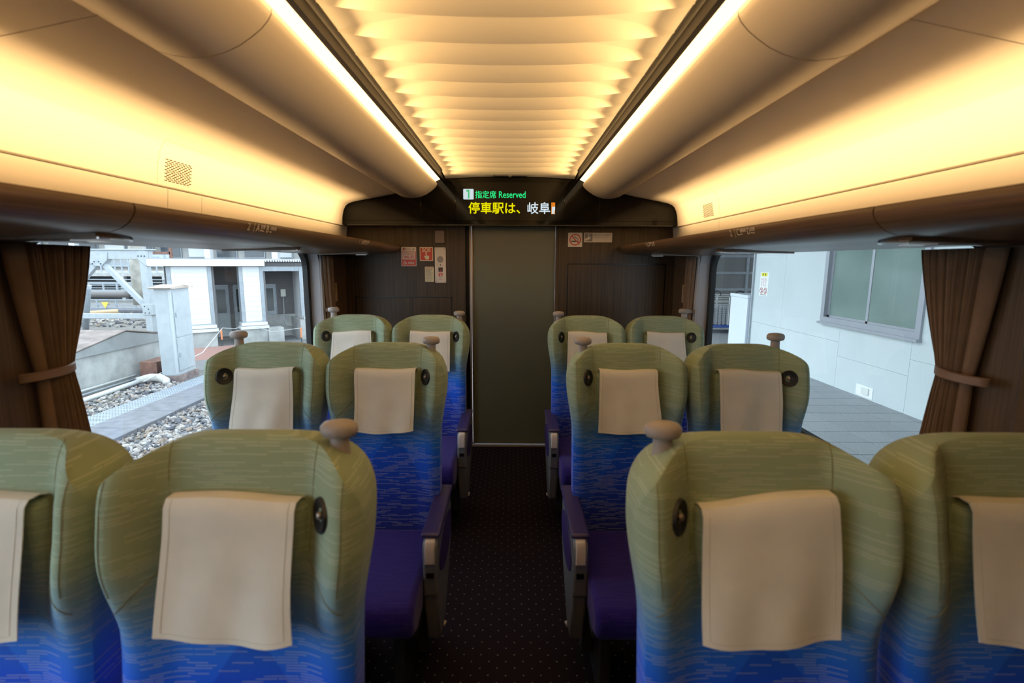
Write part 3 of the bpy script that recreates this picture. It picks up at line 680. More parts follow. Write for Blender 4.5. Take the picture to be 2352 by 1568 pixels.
def seat(kind, o_side, row_y, xc, seed, skew, label, group=None):
    # kind: 'aisle' or 'window'; o_side: +1/-1 = side of this seat carrying handle and speaker
    root = empty('train_seat', (xc, row_y, 0)); tag(root, label, 'seat', group)
    s = o_side
    if 'back' not in PROTO:
        PROTO['back'] = backrest_mb().build('backrest', M_fabric, smooth=True); PROTO.update({'seam%d' % i: m_.build('seam', M_seam) for i, m_ in enumerate(seams_mb())})
        b = MB().box(-.124, .124, -.052, .02, .905, 1.098).build('headrest_pillow', M_fabric, bevel=.026, seg=4); PROTO['pil'] = b
        PROTO['cush'] = MB().prism([(-.115, .335), (-.115, .470), (-.30, .452), (-.50, .462), (-.572, .45), (-.595, .41), (-.585, .35), (-.52, .325)], 'x', -.195, .195).build('cushion', M_cush, bevel=.022, seg=4)
        for k in list(PROTO): COL.objects.unlink(PROTO[k])
    def use(k):
        c = PROTO[k].copy(); COL.objects.link(c); return c
    back = use('back'); back.parent = root
    for i in range(6): use('seam%d' % i).parent = back
    pil = use('pil'); pil.parent = back
    build_cloth(seed, skew, back)
    c = use('cush'); c.parent = root
    # speaker on the wing
    px, pz = s*.160, 1.080; e = .004
    n = Vector((1, 0, (0)))  # surface normal by differences
    p = Vector(on_front(px, pz, 0)); du = Vector(on_front(px+e, pz, 0))-Vector(on_front(px-e, pz, 0)); dv = Vector(on_front(px, pz+e, 0))-Vector(on_front(px, pz-e, 0))
    n = du.cross(dv).normalized()
    if n.y > 0: n = -n
    x = du.normalized(); y = n.cross(x); m = Matrix((x, y, n)).transposed().to_4x4(); m.translation = p+n*.001
    sp = MB().lathe([(.032, -.012), (.033, .001), (.031, .0045), (.027, .0035), (.022, .001), (.012, -.001), (.0, -.001)], 26, m).build('speaker', M_spk, back, smooth=True, sharp=40)
    MB().lathe([(.0075, -.002), (.0075, .004), (.005, .0068), (.001, .0075)], 14, m).build('speaker_dome', M_spk2, sp if False else back, smooth=True)
    # grab handle on the shoulder
    hx = s*(.172 if kind == 'aisle' else .135)
    zb = 1.205
    while zb > 1.1 and W_(zb-1e-4) < abs(hx)+.02: zb -= .002
    hm = Matrix.Translation((hx, yb_(zb)+.028, zb-.002))
    MB().lathe([(.0205, 0), (.0180, .012), (.0175, .036), (.024, .038), (.031, .0405), (.0345, .048), (.0340, .058), (.028, .065), (.012, .0682), (.001, .0685)], 24, hm, 1.03, .82).build('grab_handle', M_knob, back, smooth=True, sharp=60)
    # structure under the seat
    MB().box(-.19, .19, -.50, -.10, .285, .335).build('seat_pan', M_darkplastic, root, bevel=.008)
    for x0 in (-.17, .09) if s > 0 else (-.15, .11):
        MB().prism([(-.45, 0), (-.10, 0), (-.12, .29), (-.42, .29)], 'x', x0, x0+.04).build('leg', M_darkplastic, root, bevel=.004)
    if kind == 'aisle':
        X = lambda v: s*v
        sd = lambda a, b: sorted((s*a, s*b))
        arm = MB().prism([(-.02, .585), (-.02, .40), (-.10, .30), (-.26, .17), (-.36, .17), (-.405, .33), (-.418, .50), (-.418, .56), (-.405, .578), (-.37, .585)], 'x', *sd(.197, .247)).build('armrest', M_greyplastic, root, bevel=.008)
        pd = MB().prism([(-.01, .584), (-.385, .584), (-.40, .59), (-.395, .604), (-.01, .608)], 'x', *sd(.190, .254)).build('arm_pad', M_pad, arm, bevel=.007, seg=3)
        MB().prism([(-.424, .555), (-.410, .582), (-.385, .588), (-.385, .56), (-.418, .50), (-.426, .505)], 'x', *sd(.205, .240)).build('latch_cover', M_latch, arm, bevel=.004)
        MB().box(*sd(.210, .236), -.421, -.412, .452, .470).build('slot', M_black, arm)
        MB().box(*sd(.198, .2465), -.4195, -.40, .385, .388).build('joint_line', M_darkplastic, arm)
        ell = [(-.20+.165*math.cos(t), .475+.085*math.sin(t)-.25*(-.165*math.cos(t))*0) for t in np.linspace(0, 2*PI, 28, endpoint=False)]
        MB().prism(ell, 'x', *sd(.2465, .2505)).build('side_inset', M_inset, arm, bevel=.0015)
        MB().box(*sd(.150, .192), -.30, -.16, .06, .33).build('side_leg', M_darkplastic, root, bevel=.006)
        MB().tube([(X(.17), -.235, .175), (X(.20), -.24, .168), (X(.235), -.25, .150), (X(.25), -.252, .146)], [.007, .007, .012, .011], 8).build('foot_pedal', M_latch, root, smooth=True)
    return root
PROTO = {}
ROWS = [('row nearest the door', 3.10), ('middle row', 2.0), ('row farthest from the door', .90)]
k = 0
for rn, y in ROWS:
    for s in (-1, 1):
        for kind in ('aisle', 'window'):
            k += 1
            side = 'railway yard' if s < 0 else 'platform'
            lab = 'green and blue %s seat on the %s side, %s' % (kind, side, rn)
            sk = {9: -.25, 11: .9, 5: .1, 12: .2}.get(k, random.Random(k).uniform(-.35, .35))
            seat(kind, (-s if kind == 'aisle' else s), y, s*(.482 if kind == 'aisle' else .962), 20+k, sk, lab, 'reclining train seats facing the camera')

# ================================================================== CURTAINS
def curtain(s, y0, label, ztie, wt, wn, wb, ytop, ytie, ybot, zbot=.58, npl=22, xo=0.0):
    # y ranges: ytop=(a,b), ytie, ybot
    root = empty('curtain', (s*1.27, y0, zbot)); tag(root, label, 'curtain')
    N = npl*6; zs = list(np.linspace(1.574, ztie, 12))+list(np.linspace(ztie, zbot, 10))[1:]
    vs = []; rr = random.Random(3)
    wid = [rr.uniform(.5, 1.5) for _ in range(npl)]
    wid[0] = 5.0 if y0 < 2 else 2.0
    cum = np.concatenate([[0], np.cumsum(wid)])/sum(wid)
    us = []; ph = []
    for i in range(npl):
        for j in range(6): us.append(cum[i]+(cum[i+1]-cum[i])*j/6); ph.append((j/6, i))
    us.append(1.0); ph.append((0, npl))
    for z in zs:
        if z >= ztie:
            t = ((1.588-z)/(1.588-ztie)); t = t**1.25; a = ytop[0]+(ytie[0]-ytop[0])*t; b = ytop[1]+(ytie[1]-ytop[1])*t
        else:
            t = ((ztie-z)/(ztie-zbot)); t = t**.8; a = ytie[0]+(ybot[0]-ytie[0])*t; b = ytie[1]+(ybot[1]-ytie[1])*t
        for u, (f, i) in zip(us, ph):
            flat0 = (i == 0)
            d = .004*math.sin(PI*f) if flat0 else .011*(math.sin(PI*f)**.6)*(.7+.6*((i*37) % 10)/10)
            bulge = .030*math.sin(PI*min(1, u*1.0))**.7
            vs.append((s*(1.292-xo-bulge-d), a+(b-a)*u, z))
    n = len(us); fs = [(j*n+i, j*n+i+1, (j+1)*n+i+1, (j+1)*n+i) for j in range(len(zs)-1) for i in range(n-1)]
    o = MB().add(vs, fs).build('drape', M_curt, smooth=True, sharp=35); so = o.modifiers.new('solid', 'SOLIDIFY'); so.thickness = .002
    child(o, root)
    mb = MB(); NB = 14
    pts = []
    for i in range(NB+1):
        u = i/NB; yy = ytie[0]-.065+(ytie[1]+.006-ytie[0]+.065)*u
        pts.append((s*(1.296-xo-.060*math.sin(PI*min(1, .06+u*.93))**.55), yy, ztie+.006*u))
    vs = []
    for x, y, z in pts: vs += [(x, y, z-.013), (x-s*.005, y, z-.010), (x-s*.005, y, z+.010), (x, y, z+.013)]
    fs = []
    for i in range(NB):
        for j in range(4): fs.append((i*4+j, i*4+(j+1) % 4, (i+1)*4+(j+1) % 4, (i+1)*4+j))
    fs += [(0, 1, 2, 3), (NB*4+3, NB*4+2, NB*4+1, NB*4)]
    child(MB().add(vs, fs).build('tieback', M_tie, smooth=True, sharp=50), root)
    return root
for s in (-1, 1):
    side = 'railway yard' if s < 0 else 'platform'
    curtain(s, 1.42, 'brown pleated curtain gathered by a tieback at the near end of the %s window' % side, 1.222, 0, 0, 0, (1.30, 1.57), (1.345, 1.452), (1.345, 1.53))
    curtain(s, 3.58, 'brown pleated curtain folded at the end wall side of the %s window' % side, 1.20, 0, 0, 0, (3.50, 3.655), (3.53, 3.645), (3.53, 3.66), npl=12)
# ================================================================== OUTSIDE, RAILWAY YARD
ZG = -1.30
M_conc = mat('weathered_concrete', (.38, .39, .385), .9, noise=(3, .22)); M_conc2 = mat('grey_concrete_slab', (.145, .15, .165), .9, noise=(6, .18))
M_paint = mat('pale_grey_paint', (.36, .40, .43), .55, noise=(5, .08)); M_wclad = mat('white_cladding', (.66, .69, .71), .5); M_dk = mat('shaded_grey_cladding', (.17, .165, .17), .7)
M_rust = mat('rusty_steel', (.20, .105, .08), .8, noise=(7, .35)); M_roofsh = mat('rusted_grey_roof', (.20, .165, .15), .8, noise=(4, .3))
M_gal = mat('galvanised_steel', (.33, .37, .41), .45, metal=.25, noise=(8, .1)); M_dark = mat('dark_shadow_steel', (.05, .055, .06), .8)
M_yel = mat('yellow_paint', (.75, .58, .10), .6); M_tan = mat('tan_pipe', (.50, .36, .22), .6); M_pipew = mat('white_pipe', (.52, .54, .54), .5); M_orange = mat('orange_plastic', (.72, .24, .10), .5)
o = MB().box(-90, -1.2, -20, 90, ZG-.2, ZG).build('ground', mat('grey_gravel_ground', (.15, .145, .135), .95, noise=(18, .4))); struct(o, 'grey gravel ground of the railway yard', 'ground')
# ballast as real stones
def stones(name, regs, label, seed):
    rng = np.random.default_rng(seed)
    ph = (1+5**.5)/2
    ico = np.array([(-1, ph, 0), (1, ph, 0), (-1, -ph, 0), (1, -ph, 0), (0, -1, ph), (0, 1, ph), (0, -1, -ph), (0, 1, -ph), (ph, 0, -1), (ph, 0, 1), (-ph, 0, -1), (-ph, 0, 1)])/1.9
    tri = np.array([(0,11,5),(0,5,1),(0,1,7),(0,7,10),(0,10,11),(1,5,9),(5,11,4),(11,10,2),(10,7,6),(7,1,8),(3,9,4),(3,4,2),(3,2,6),(3,6,8),(3,8,9),(4,9,5),(2,4,11),(6,2,10),(8,6,7),(9,8,1)])
    V = []; F = []; off = 0; midx = []
    for (x0, x1, y0, y1, dens, size) in regs:
        n = int((x1-x0)*(y1-y0)*dens)
        c = np.stack([rng.uniform(x0, x1, n), rng.uniform(y0, y1, n), ZG+size*.25+rng.uniform(0, size*.7, n)], 1)
        sc = size*np.exp(rng.normal(0, .28, n))[:, None]*rng.uniform(.65, 1.2, (n, 3))
        v = ico[None]*(1+rng.normal(0, .16, (n, 12, 1)))*sc[:, None, :]
        a = rng.uniform(0, 6.28, n); ca, sa = np.cos(a), np.sin(a); b = rng.normal(0, .4, n)
        x = v[..., 0]*ca[:, None]-v[..., 1]*sa[:, None]; y = v[..., 0]*sa[:, None]+v[..., 1]*ca[:, None]
        v = np.stack([x, y, v[..., 2]*.8+x*b[:, None]*.5], 2)+c[:, None]
        V.append(v.reshape(-1, 3)); F.append((tri[None]+off+12*np.arange(n)[:, None, None]).reshape(-1, 3)); off += 12*n
        midx.append(np.repeat(rng.integers(0, 5, n), 20))
    V = np.concatenate(V); F = np.concatenate(F)
    me = bpy.data.meshes.new(name); me.from_pydata(V.tolist(), [], F.tolist()); me.update()
    for i, c in enumerate([(.19, .18, .175), (.28, .26, .24), (.11, .115, .13), (.24, .19, .15), (.36, .35, .34)]): me.materials.append(mat('stone_%d' % i, c, .9))
    me.polygons.foreach_set('material_index', np.concatenate(midx).astype(np.int32))
    o = bpy.data.objects.new(name, me); COL.objects.link(o); tag(o, label, 'gravel', kind='stuff'); return o
stones('track_ballast', [(-6.30, -2.6, 4.6, 11.5, 330, .034)], 'grey and tan track ballast stones beside the coach', 1)
stones('trench_gravel', [(-8.75, -7.52, 7.2, 11.45, 260, .036), (-22, -13.5, 21, 27, 9, .08)], 'gravel between the concrete walkway and the white pipe', 2)
# walkway: slabs and mesh covers
wk = empty('trackside_walkway', (-6.7, 9, ZG)); tag(wk, 'grey concrete trackside walkway with a metal mesh strip', 'walkway')
for i in range(8):
    y = 6.0+i*.98
    a = -6.12-.026*(y-6); b = -6.12-.026*(y+.98-6)
    child(MB().prism([(a, y+.006), (b, y+.974), (-7.02, y+.974), (-7.02, y+.006)], 'z', ZG, ZG+.10).build('slab', M_conc2, bevel=.008), wk)
mb = MB()
for i in range(110): mb.box(-7.50, -7.03, 6.0+i*.07, 6.0+i*.07+.028, ZG+.075, ZG+.095)
for i in range(9): mb.box(-7.50+i*.055, -7.48+i*.055, 6.0, 13.7, ZG+.07, ZG+.09)
g = child(mb.build('mesh_cover', M_gal), wk); g['kind'] = 'stuff'
child(MB().box(-7.51, -7.02, 6.0, 13.7, ZG, ZG+.06).build('channel', M_conc2), wk)
# white pipe with a wrapped end, thin pipes
o = MB().tube([(-8.50, 6, ZG+.07), (-8.50, 8.5, ZG+.06), (-8.53, 10.2, ZG+.09), (-8.50, 11.3, ZG+.12)], .05, 12).build('drain_pipe', M_pipew, smooth=True); tag(o, 'thick white pipe lying on gravel along the concrete hut', 'pipe')
o = MB().tube([(-8.55, 11.15, ZG+.13), (-8.40, 11.38, ZG+.15), (-8.22, 11.45, ZG+.13), (-8.02, 11.36, ZG+.08), (-7.93, 11.22, ZG+.05)], [.075, .095, .10, .09, .06], 10).build('wrapped_pipe_end', mat('white_wrap', (.50, .50, .47), .8, noise=(12, .1), bump=(30, .8)), smooth=True); tag(o, 'lumpy white wrapped bundle at the end of the white pipe', 'bundle')
for i, (x, z, m_) in enumerate(((-8.70, .06, M_rust), (-8.80, .10, M_gal), (-8.90, .16, M_pipew))):
    o = MB().tube([(x, 6, ZG+z), (x, 11.6, ZG+z)], .026, 8).build('conduit', m_, smooth=True); tag(o, ['rusty thin conduit along the hut wall', 'grey steel conduit between the rusty and white conduits', 'thin white conduit closest to the hut wall'][i], 'conduit')
# concrete hut with gable facing the coach
ht = empty('concrete_hut', (-9.6, 11.0, ZG)); tag(ht, 'low concrete hut with a rusted gable roof beside the pipes', 'hut')
child(MB().box(-10.6, -9.0, 8.0, 12.72, ZG, -.47).build('wall', M_conc), ht)
gb = [(8.0, -.47), (12.80, -.47), (12.80, -.34), (11.50, -.09), (8.0, -.62*.0-.74)]
gb = [(8.2, -.47), (12.80, -.47), (12.80, -.335), (11.50, -.09), (9.6, -.445)]
child(MB().prism(gb, 'x', -10.7, -8.95).build('gable', mat('grey_fascia', (.26, .275, .28), .7, noise=(4, .1))), ht)
child(MB().prism([(7.6, -.80), (11.50, -.075), (11.52, -.050), (7.6, -.775)], 'x', -10.75, -8.93).build('roof_sheet', M_roofsh), ht)
child(MB().prism([(11.50, -.075), (12.9, -.33), (12.9, -.30), (11.50, -.05)], 'x', -10.75, -8.93).build('roof_sheet', M_roofsh), ht)
# rusty box
o = MB().prism([(-8.66, ZG), (-8.50, ZG), (-8.40, ZG+.12), (-8.40, -.83), (-8.80, -.83), (-8.80, ZG+.12)], 'y', 11.62, 12.65).build('steel_box', M_rust, bevel=.01); tag(o, 'rust brown steel box between the hut and the tall cabinet', 'box')
# signal cabinet
cb = empty('signal_cabinet', (-7.85, 11.55, ZG), math.radians(6)); tag(cb, 'tall pale grey equipment cabinet with a rusty lid', 'cabinet')
MB().box(-.40, .03, -.03, .86, 0, .16).build('plinth', mat('stained_plinth', (.22, .17, .155), .9, noise=(6, .4)), cb)
MB().box(-.36, 0, 0, .80, .16, 2.20).build('body', M_paint, cb, bevel=.008)
MB().prism([(-.08, 2.20), (.88, 2.20), (.92, 2.225), (.40, 2.285), (-.12, 2.225)], 'x', -.42, .06).build('lid', mat('rusty_white_lid', (.42, .35, .30), .7, noise=(5, .4)), cb)
for z0, z1 in ((.26, 1.02), (1.06, 2.12)): 
    d = MB().box(-.001, .014, .06, .74, z0, z1).build('door', M_paint, cb, bevel=.004)
    MB().box(.014, .035, .10, .15, (z0+z1)/2-.05, (z0+z1)/2+.05).build('handle', M_gal, d)
MB().box(-.05, .01, -.012, 0, .2, 2.2).build('corner_strip', mat('bright_grey', (.42, .46, .49), .5), cb)
# white rope
o = MB().tube([(-8.28, 11.0, -1.15), (-8.15, 13.0, -.85), (-9.45, 16.24, -.62), (-9.35, 16.8, -.72), (-9.22, 17.36, -.62), (-8.2, 17.0, -.85), (-7.14, 16.73, -.68)], .010, 6).build('guard_rope', M_pipew); tag(o, 'thin white rope strung between the orange posts and the white pipe', 'rope')
for i, (x, y) in enumerate(((-9.50, 16.24), (-9.27, 17.42), (-7.10, 16.74))):
    st = empty('rope_post', (x, y, ZG)); tag(st, ['orange and black rope post by the brown ramp', 'orange and black rope post before the second white column', 'orange rope post near the shelter corner'][i], 'post')
    MB().lathe([(.06, 0), (.06, .03), (.022, .035), (.022, .30)], 10).build('post_base', M_dark, st); MB().lathe([(.026, .30), (.026, .62), (.018, .64), (.001, .645)], 10).build('post_top', M_orange, st)
rp = empty('ramp', (-8.9, 14.9, ZG), math.radians(37)); tag(rp, 'brown ramp plate with yellow edge lines before the shelter', 'ramp')
MB().prism([(-.6, 0), (.9, 0), (.9, .16), (-.5, .02)], 'x', -.7, .7).build('plate', mat('brown_ramp', (.24, .13, .11), .8), rp)
MB().box(-.82, -.70, -.6, .9, 0, .10).build('edge_line', M_yel, rp); MB().box(.70, .82, -.6, .9, 0, .10).build('edge_line', M_yel, rp)
o = MB().box(-12.5, -6.4, 12.8, 30, ZG-.02, ZG+.012).build('yard_pavement', mat('grey_asphalt', (.14, .145, .15), .9, noise=(9, .12))); struct(o, 'grey asphalt pavement before the white shelter', 'pavement')
# white shelter building (its front faces the coach at an angle)
sb = empty('shelter_building', (-10.37, 16.22, ZG), math.atan2(.599, .8006)); tag(sb, 'white clad shelter building with pale doors and flat roof', 'building')
zz = lambda z: z-ZG
def clad(u0, u1, v0, v1, z0, z1, m_, n):
    h = (z1-z0)/n
    for i in range(n):
        MB().box(u0, u1, v0, v1, zz(z0+i*h)+.004, zz(z0+(i+1)*h)).build('cladding_board', m_, sb)
for u0, u1 in ((-.60, .62), (1.42, 2.17)):
    MB().box(u0+.01, u1-.01, .012, .50, zz(-.58), zz(1.36)).build('wall_core', M_paint, sb)
    clad(u0+.12, u1-.12, 0, .1, -.52, 1.36, M_wclad, 11)
    MB().box(u0, u0+.11, -.004, .2, zz(-.58), zz(1.36)).build('corner_post', M_gal, sb); MB().box(u1-.11, u1, -.004, .2, zz(-.58), zz(1.36)).build('corner_post', M_gal, sb)
    for a, b, w in ((-.66, -.56, .03), (-.78, -.68, .07)): MB().box(u0-w, u1+w, -w-.01, .5, zz(a), zz(b)).build('base_moulding', M_wclad, sb)
    MB().box(u0-.02, u1+.02, -.02, .5, 0, zz(-.79)).build('plinth', M_conc, sb)
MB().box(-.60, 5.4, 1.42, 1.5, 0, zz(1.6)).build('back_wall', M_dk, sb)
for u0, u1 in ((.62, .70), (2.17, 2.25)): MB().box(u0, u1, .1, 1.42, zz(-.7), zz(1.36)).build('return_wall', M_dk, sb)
MB().box(3.46, 5.4, 0, 1.42, zz(-.55), zz(1.34)).build('end_wall', M_wclad, sb)
MB().box(3.36, 3.47, -.01, .1, zz(-.45), zz(1.34)).build('corner_post', M_gal, sb)
MB().box(3.30, 5.4, -.05, 1.42, 0, zz(-.56)).build('plinth', M_conc, sb); MB().box(2.28, 5.4, 1.30, 1.42, 0, zz(-.45)).build('back_plinth', M_conc, sb)
MB().box(2.17, 3.5, .02, .1, zz(1.20), zz(1.36)).build('lintel', M_gal, sb)
MB().box(-1.05, 2.20, -.22, 1.6, zz(1.375), zz(1.59)).build('roof_fascia', M_wclad, sb, bevel=.01)
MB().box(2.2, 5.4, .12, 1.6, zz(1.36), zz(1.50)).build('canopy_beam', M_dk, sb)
for i in range(34):
    u = 2.215+i*.082
    MB().prism([(u, zz(1.60)), (u+.072, zz(1.60)), (u+.050, zz(1.522)), (u+.022, zz(1.522))], 'y', -.2, 1.6).build('corrugation', M_wclad, sb)
for u0, u1 in ((.80, 1.22), (1.42, 1.84), (2.42, 2.80)):
    d = MB().box(u0, u1, 1.37, 1.42, zz(-1.16), zz(.66)).build('door', M_paint, sb, bevel=.006)
    MB().box(u0+.07, u1-.07, 1.36, 1.375, zz(-.30), zz(.54)).build('door_pane', mat('dark_door_glass', (.045, .06, .065), .15), d)
    MB().box(u0+.03, u0+.09, 1.335, 1.37, zz(-.38), zz(-.36)).build('door_handle', M_gal, d)
    f = MB().box(u0-.03, u0, 1.355, 1.42, zz(-1.16), zz(.70)).box(u1, u1+.03, 1.355, 1.42, zz(-1.16), zz(.70)).box(u0-.03, u1+.03, 1.355, 1.42, zz(.66), zz(.70)).build('door_frame', M_gal, sb)
mb = MB()
for i in range(40): mb.box(.70, 5.4, 1.405, 1.421, zz(-1.1)+i*.06, zz(-1.1)+i*.06+.008)
mb.build('siding_lines', mat('siding_joint', (.11, .105, .11), .8), sb)['kind'] = 'stuff'
MB().box(2.98, 3.16, 1.30, 1.42, zz(.22), zz(.50)).build('electric_box', mat('cream_box', (.62, .62, .55), .5), sb, bevel=.008)
MB().tube([(3.07, 1.36, zz(.22)), (3.07, 1.36, zz(-.35)), (3.02, 1.30, zz(-.6)), (3.10, 1.25, zz(-.88)), (3.4, 1.2, zz(-.92)), (4.2, 1.0, zz(-.95))], .016, 7).build('cable', M_pipew, sb)
MB().box(2.2, 2.7, -.15, .35, 0, zz(-.78)).build('concrete_block', M_conc, sb)
# steel gantry
gy = 19.7
gt = empty('steel_gantry', (-14.25, gy, ZG)); tag(gt, 'pale grey steel truss frame with riveted gusset plates', 'gantry')
gc = lambda mb, n, m_=M_paint: child(mb.build(n, m_, bevel=.012), gt)
gc(MB().box(-14.40, -14.13, gy-.12, gy+.12, ZG, 1.95), 'column'); gc(MB().box(-19.5, -14.0, gy-.11, gy+.11, 1.60, 1.94), 'top_beam'); gc(MB().box(-19.5, -13.9, gy-.16, gy+.16, 1.94, 1.985), 'beam_flange')
def bar(x0, z0, x1, z1, w, n, m_=M_paint):
    d = Vector((x1-x0, z1-z0)).normalized(); p = Vector((-d.y, d.x))*w/2
    gc(MB().prism([(x0+p.x, z0+p.y), (x1+p.x, z1+p.y), (x1-p.x, z1-p.y), (x0-p.x, z0-p.y)], 'y', gy-.09, gy+.09), n, m_)
bar(-15.9, 1.45, -14.3, -.36, .17, 'brace'); bar(-16.1, 1.45, -17.9, -.36, .17, 'brace')
gc(MB().prism([(-16.42, 1.86), (-15.58, 1.86), (-15.62, 1.58), (-15.85, 1.33), (-16.18, 1.33), (-16.42, 1.56)], 'y', gy-.14, gy+.14), 'gusset_plate')
gc(MB().prism([(-14.46, 1.90), (-14.02, 1.90), (-14.05, 1.35), (-14.16, 1.35), (-14.46, 1.62)], 'y', gy-.14, gy+.14), 'gusset_plate')
gc(MB().box(-14.46, -14.04, gy-.15, gy+.15, -.56, -.13), 'gusset_plate'); gc(MB().box(-18.5, -14.4, gy-.08, gy+.08, -.72, -.52), 'lower_strut')
mb = MB()
for x, z in ((-16.12, 1.50), (-15.95, 1.50), (-16.2, 1.42), (-15.88, 1.42), (-14.40, 1.72), (-14.28, 1.72), (-14.16, 1.72), (-14.36, -.22), (-14.22, -.33), (-14.36, -.48), (-14.20, -.48)): mb.box(x-.022, x+.022, gy-.165, gy-.13, z-.022, z+.022)
gc(mb, 'rivets', M_dark)['kind'] = 'stuff'
o = MB().tube([(-17.6, gy+.8, ZG), (-17.3, gy+.8, .35), (-17.25, gy+.8, .55)], .11, 10).build('leaning_pipe', M_gal, smooth=True); tag(o, 'upright grey pipe with a rusty top behind the truss brace', 'pipe')
o = MB().tube([(-20.5, 20.4, -.80), (-17.9, 22.3, -.72), (-17.7, 22.45, -.72)], .11, 10).build('tan_pipe', M_tan, smooth=True); tag(o, 'tan pipe lying low behind the hut roof', 'pipe')
for i in range(3):
    o = MB().tube([(-16.4, 22.9+i*.5, -1.0+i*.06), (-11.8, 24.2+i*.9, -.85+i*.07)], .07, 8).build('white_cable_duct', M_pipew, smooth=True); tag(o, ['lowest', 'middle', 'highest'][i]+' of three white cable ducts behind the truss column', 'pipe', 'white cable ducts')
# large brown pipes
o = MB().tube([(-30, 25.6, -.15), (-19.8, 25.6, -.15), (-19.55, 25.6, -.12)], .17, 12).build('large_pipe', mat('dark_brown_pipe', (.15, .14, .14), .6), smooth=True); tag(o, 'thick dark horizontal pipe behind the truss', 'pipe')
o = MB().tube([(-19.25, 26, -.7), (-19.25, 26, .6), (-19.25, 26, 3.2)], [.35, .33, .26], 14).build('stand_pipe', mat('mossy_grey_pipe', (.28, .27, .24), .7, noise=(3, .3)), smooth=True); tag(o, 'thick upright stained pipe behind the truss column', 'pipe')
def fence(x0, x1, y, z0, z1, n, label, m_=M_gal, mid=True, base=.25):
    r = empty('railing', ((x0+x1)/2, y, z0)); tag(r, label, 'railing')
    for z in ([z1, (z0+z1)/2, z0+.06] if mid else [z1, z0+.06]): child(MB().box(x0, x1, y-.03, y+.03, z-.035, z+.035).build('rail', m_), r)
    for i in range(n+1):
        x = x0+(x1-x0)*i/n; child(MB().box(x-.035, x+.035, y-.035, y+.035, z0-base, z1).build('post', m_), r)
fence(-27.5, -21.2, 29.0, -.20, .25, 8, 'pale blue-grey railing above the thick dark pipe', mid=False)
fence(-27.5, -20.0, 28.0, -1.12, -.62, 7, 'pale blue-grey railing below the thick dark pipe', base=0)
fence(-19.5, -13.5, 27.0, -.75, -.05, 7, 'pale railing glimpsed right of the truss column')
o = MB().prism([(-22.9, -.74), (-22.5, -.74), (-22.7, -1.09)], 'y', 27.90, 27.92).build('warning_pennant', M_yel); tag(o, 'small yellow triangular pennant hanging on the lower railing', 'pennant')
o = MB().box(-30, -13, 27.3, 29.5, ZG, -1.12).build('raised_kerb', M_conc2); tag(o, 'long low grey kerb under the yard railings', 'kerb')
# opposite platform and station building far behind
pf = empty('opposite_platform', (-22, 38, ZG)); tag(pf, 'distant platform with dark underside and slatted edge', 'platform')
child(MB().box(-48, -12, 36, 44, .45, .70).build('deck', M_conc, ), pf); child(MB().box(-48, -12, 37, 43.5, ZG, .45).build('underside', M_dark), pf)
for i in range(7): child(MB().box(-48, -12, 35.9, 36.0, -1.0+i*.2, -.95+i*.2).build('slat', M_gal), pf)
for i in range(12): child(MB().box(-46+i*3, -45.75+i*3, 36, 36.3, ZG, .45).build('pier', M_conc), pf)
fence(-46, -12, 36.3, .70, 1.70, 68, 'grey picket railing on the distant platform', base=0)
stn = empty('station_building', (-25, 55, ZG)); tag(stn, 'long distant station building with strip windows and pale columns', 'building')
child(MB().box(-75, 5, 55, 58, ZG, 9).build('wall', mat('station_grey', (.42, .42, .41), .8, noise=(.6, .2))), stn)
for i in range(22):
    x = -62+i*3.0
    w_ = child(MB().box(x, x+2.3, 54.85, 55, 1.9, 3.6).build('window', M_gal), stn)
    mm = mat('lit_pane', (.7, .74, .76), .2) if i % 3 == 0 else mat('dark_pane', (.10, .12, .14), .15)
    MB().box(x+.12, x+2.18, 54.80, 54.86, 2.0, 3.5).build('pane', mm, w_)
child(MB().box(-75, 5, 53, 55, 3.9, 4.6).build('canopy', M_wclad), stn); child(MB().box(-75, 5, 54.6, 55, .9, 1.5).build('band', M_paint), stn)
for i in range(9): child(MB().box(-60+i*7, -59.4+i*7, 52.8, 53.4, ZG, 4).build('column', M_wclad), stn)
bb = empty('advertising_board', (-35, 50, ZG)); tag(bb, 'rust red framed advertising panel far behind the white shelter', 'notice board')
for x in (-36.6, -33.6): child(MB().box(x-.12, x+.12, 49.9, 50.1, ZG, 2.9).build('post', M_rust), bb)
child(MB().box(-36.6, -33.6, 49.9, 50.1, 2.2, 2.45).build('frame', M_rust), bb); child(MB().box(-36.6, -33.6, 49.95, 50.05, 1.5, 2.2).build('sheet', mat('poster_blue_grey', (.38, .45, .5), .5, noise=(2, .4))), bb)

# ================================================================== OUTSIDE, PLATFORM SIDE
ZP = -.05
M_bw = mat('pale_blue_white_wall', (.56, .63, .64), .6, noise=(2.2, .03))
pl = empty('platform_floor', (4, 6, ZP)); struct(pl, 'station platform paved with square grey tiles', 'platform')
child(MB().box(1.75, 14, -8, 22, ZP-.5, ZP-.012).build('bed', mat('tile_joint_grey', (.045, .05, .05), .9)), pl)
tile = None; NT = 0
Mt = [mat('tile_grey_%d' % i, c, .55, noise=(60, .12)) for i, c in enumerate([(.300, .318, .328), (.312, .330, .340), (.290, .308, .318)])]
protos = []
for m_ in Mt:
    t = MB().box(-.143, .143, -.144, .144, -.02, 0).build('tile', m_, bevel=.002); COL.objects.unlink(t); protos.append(t)
rr = random.Random(11)
for i in range(9):
    for j in range(21):
        t = protos[rr.randrange(3)].copy(); COL.objects.link(t); t.parent = pl
        t.location = (1.90+i*.295-4+.02, 2.97+j*.297-6, 0); NT += 1
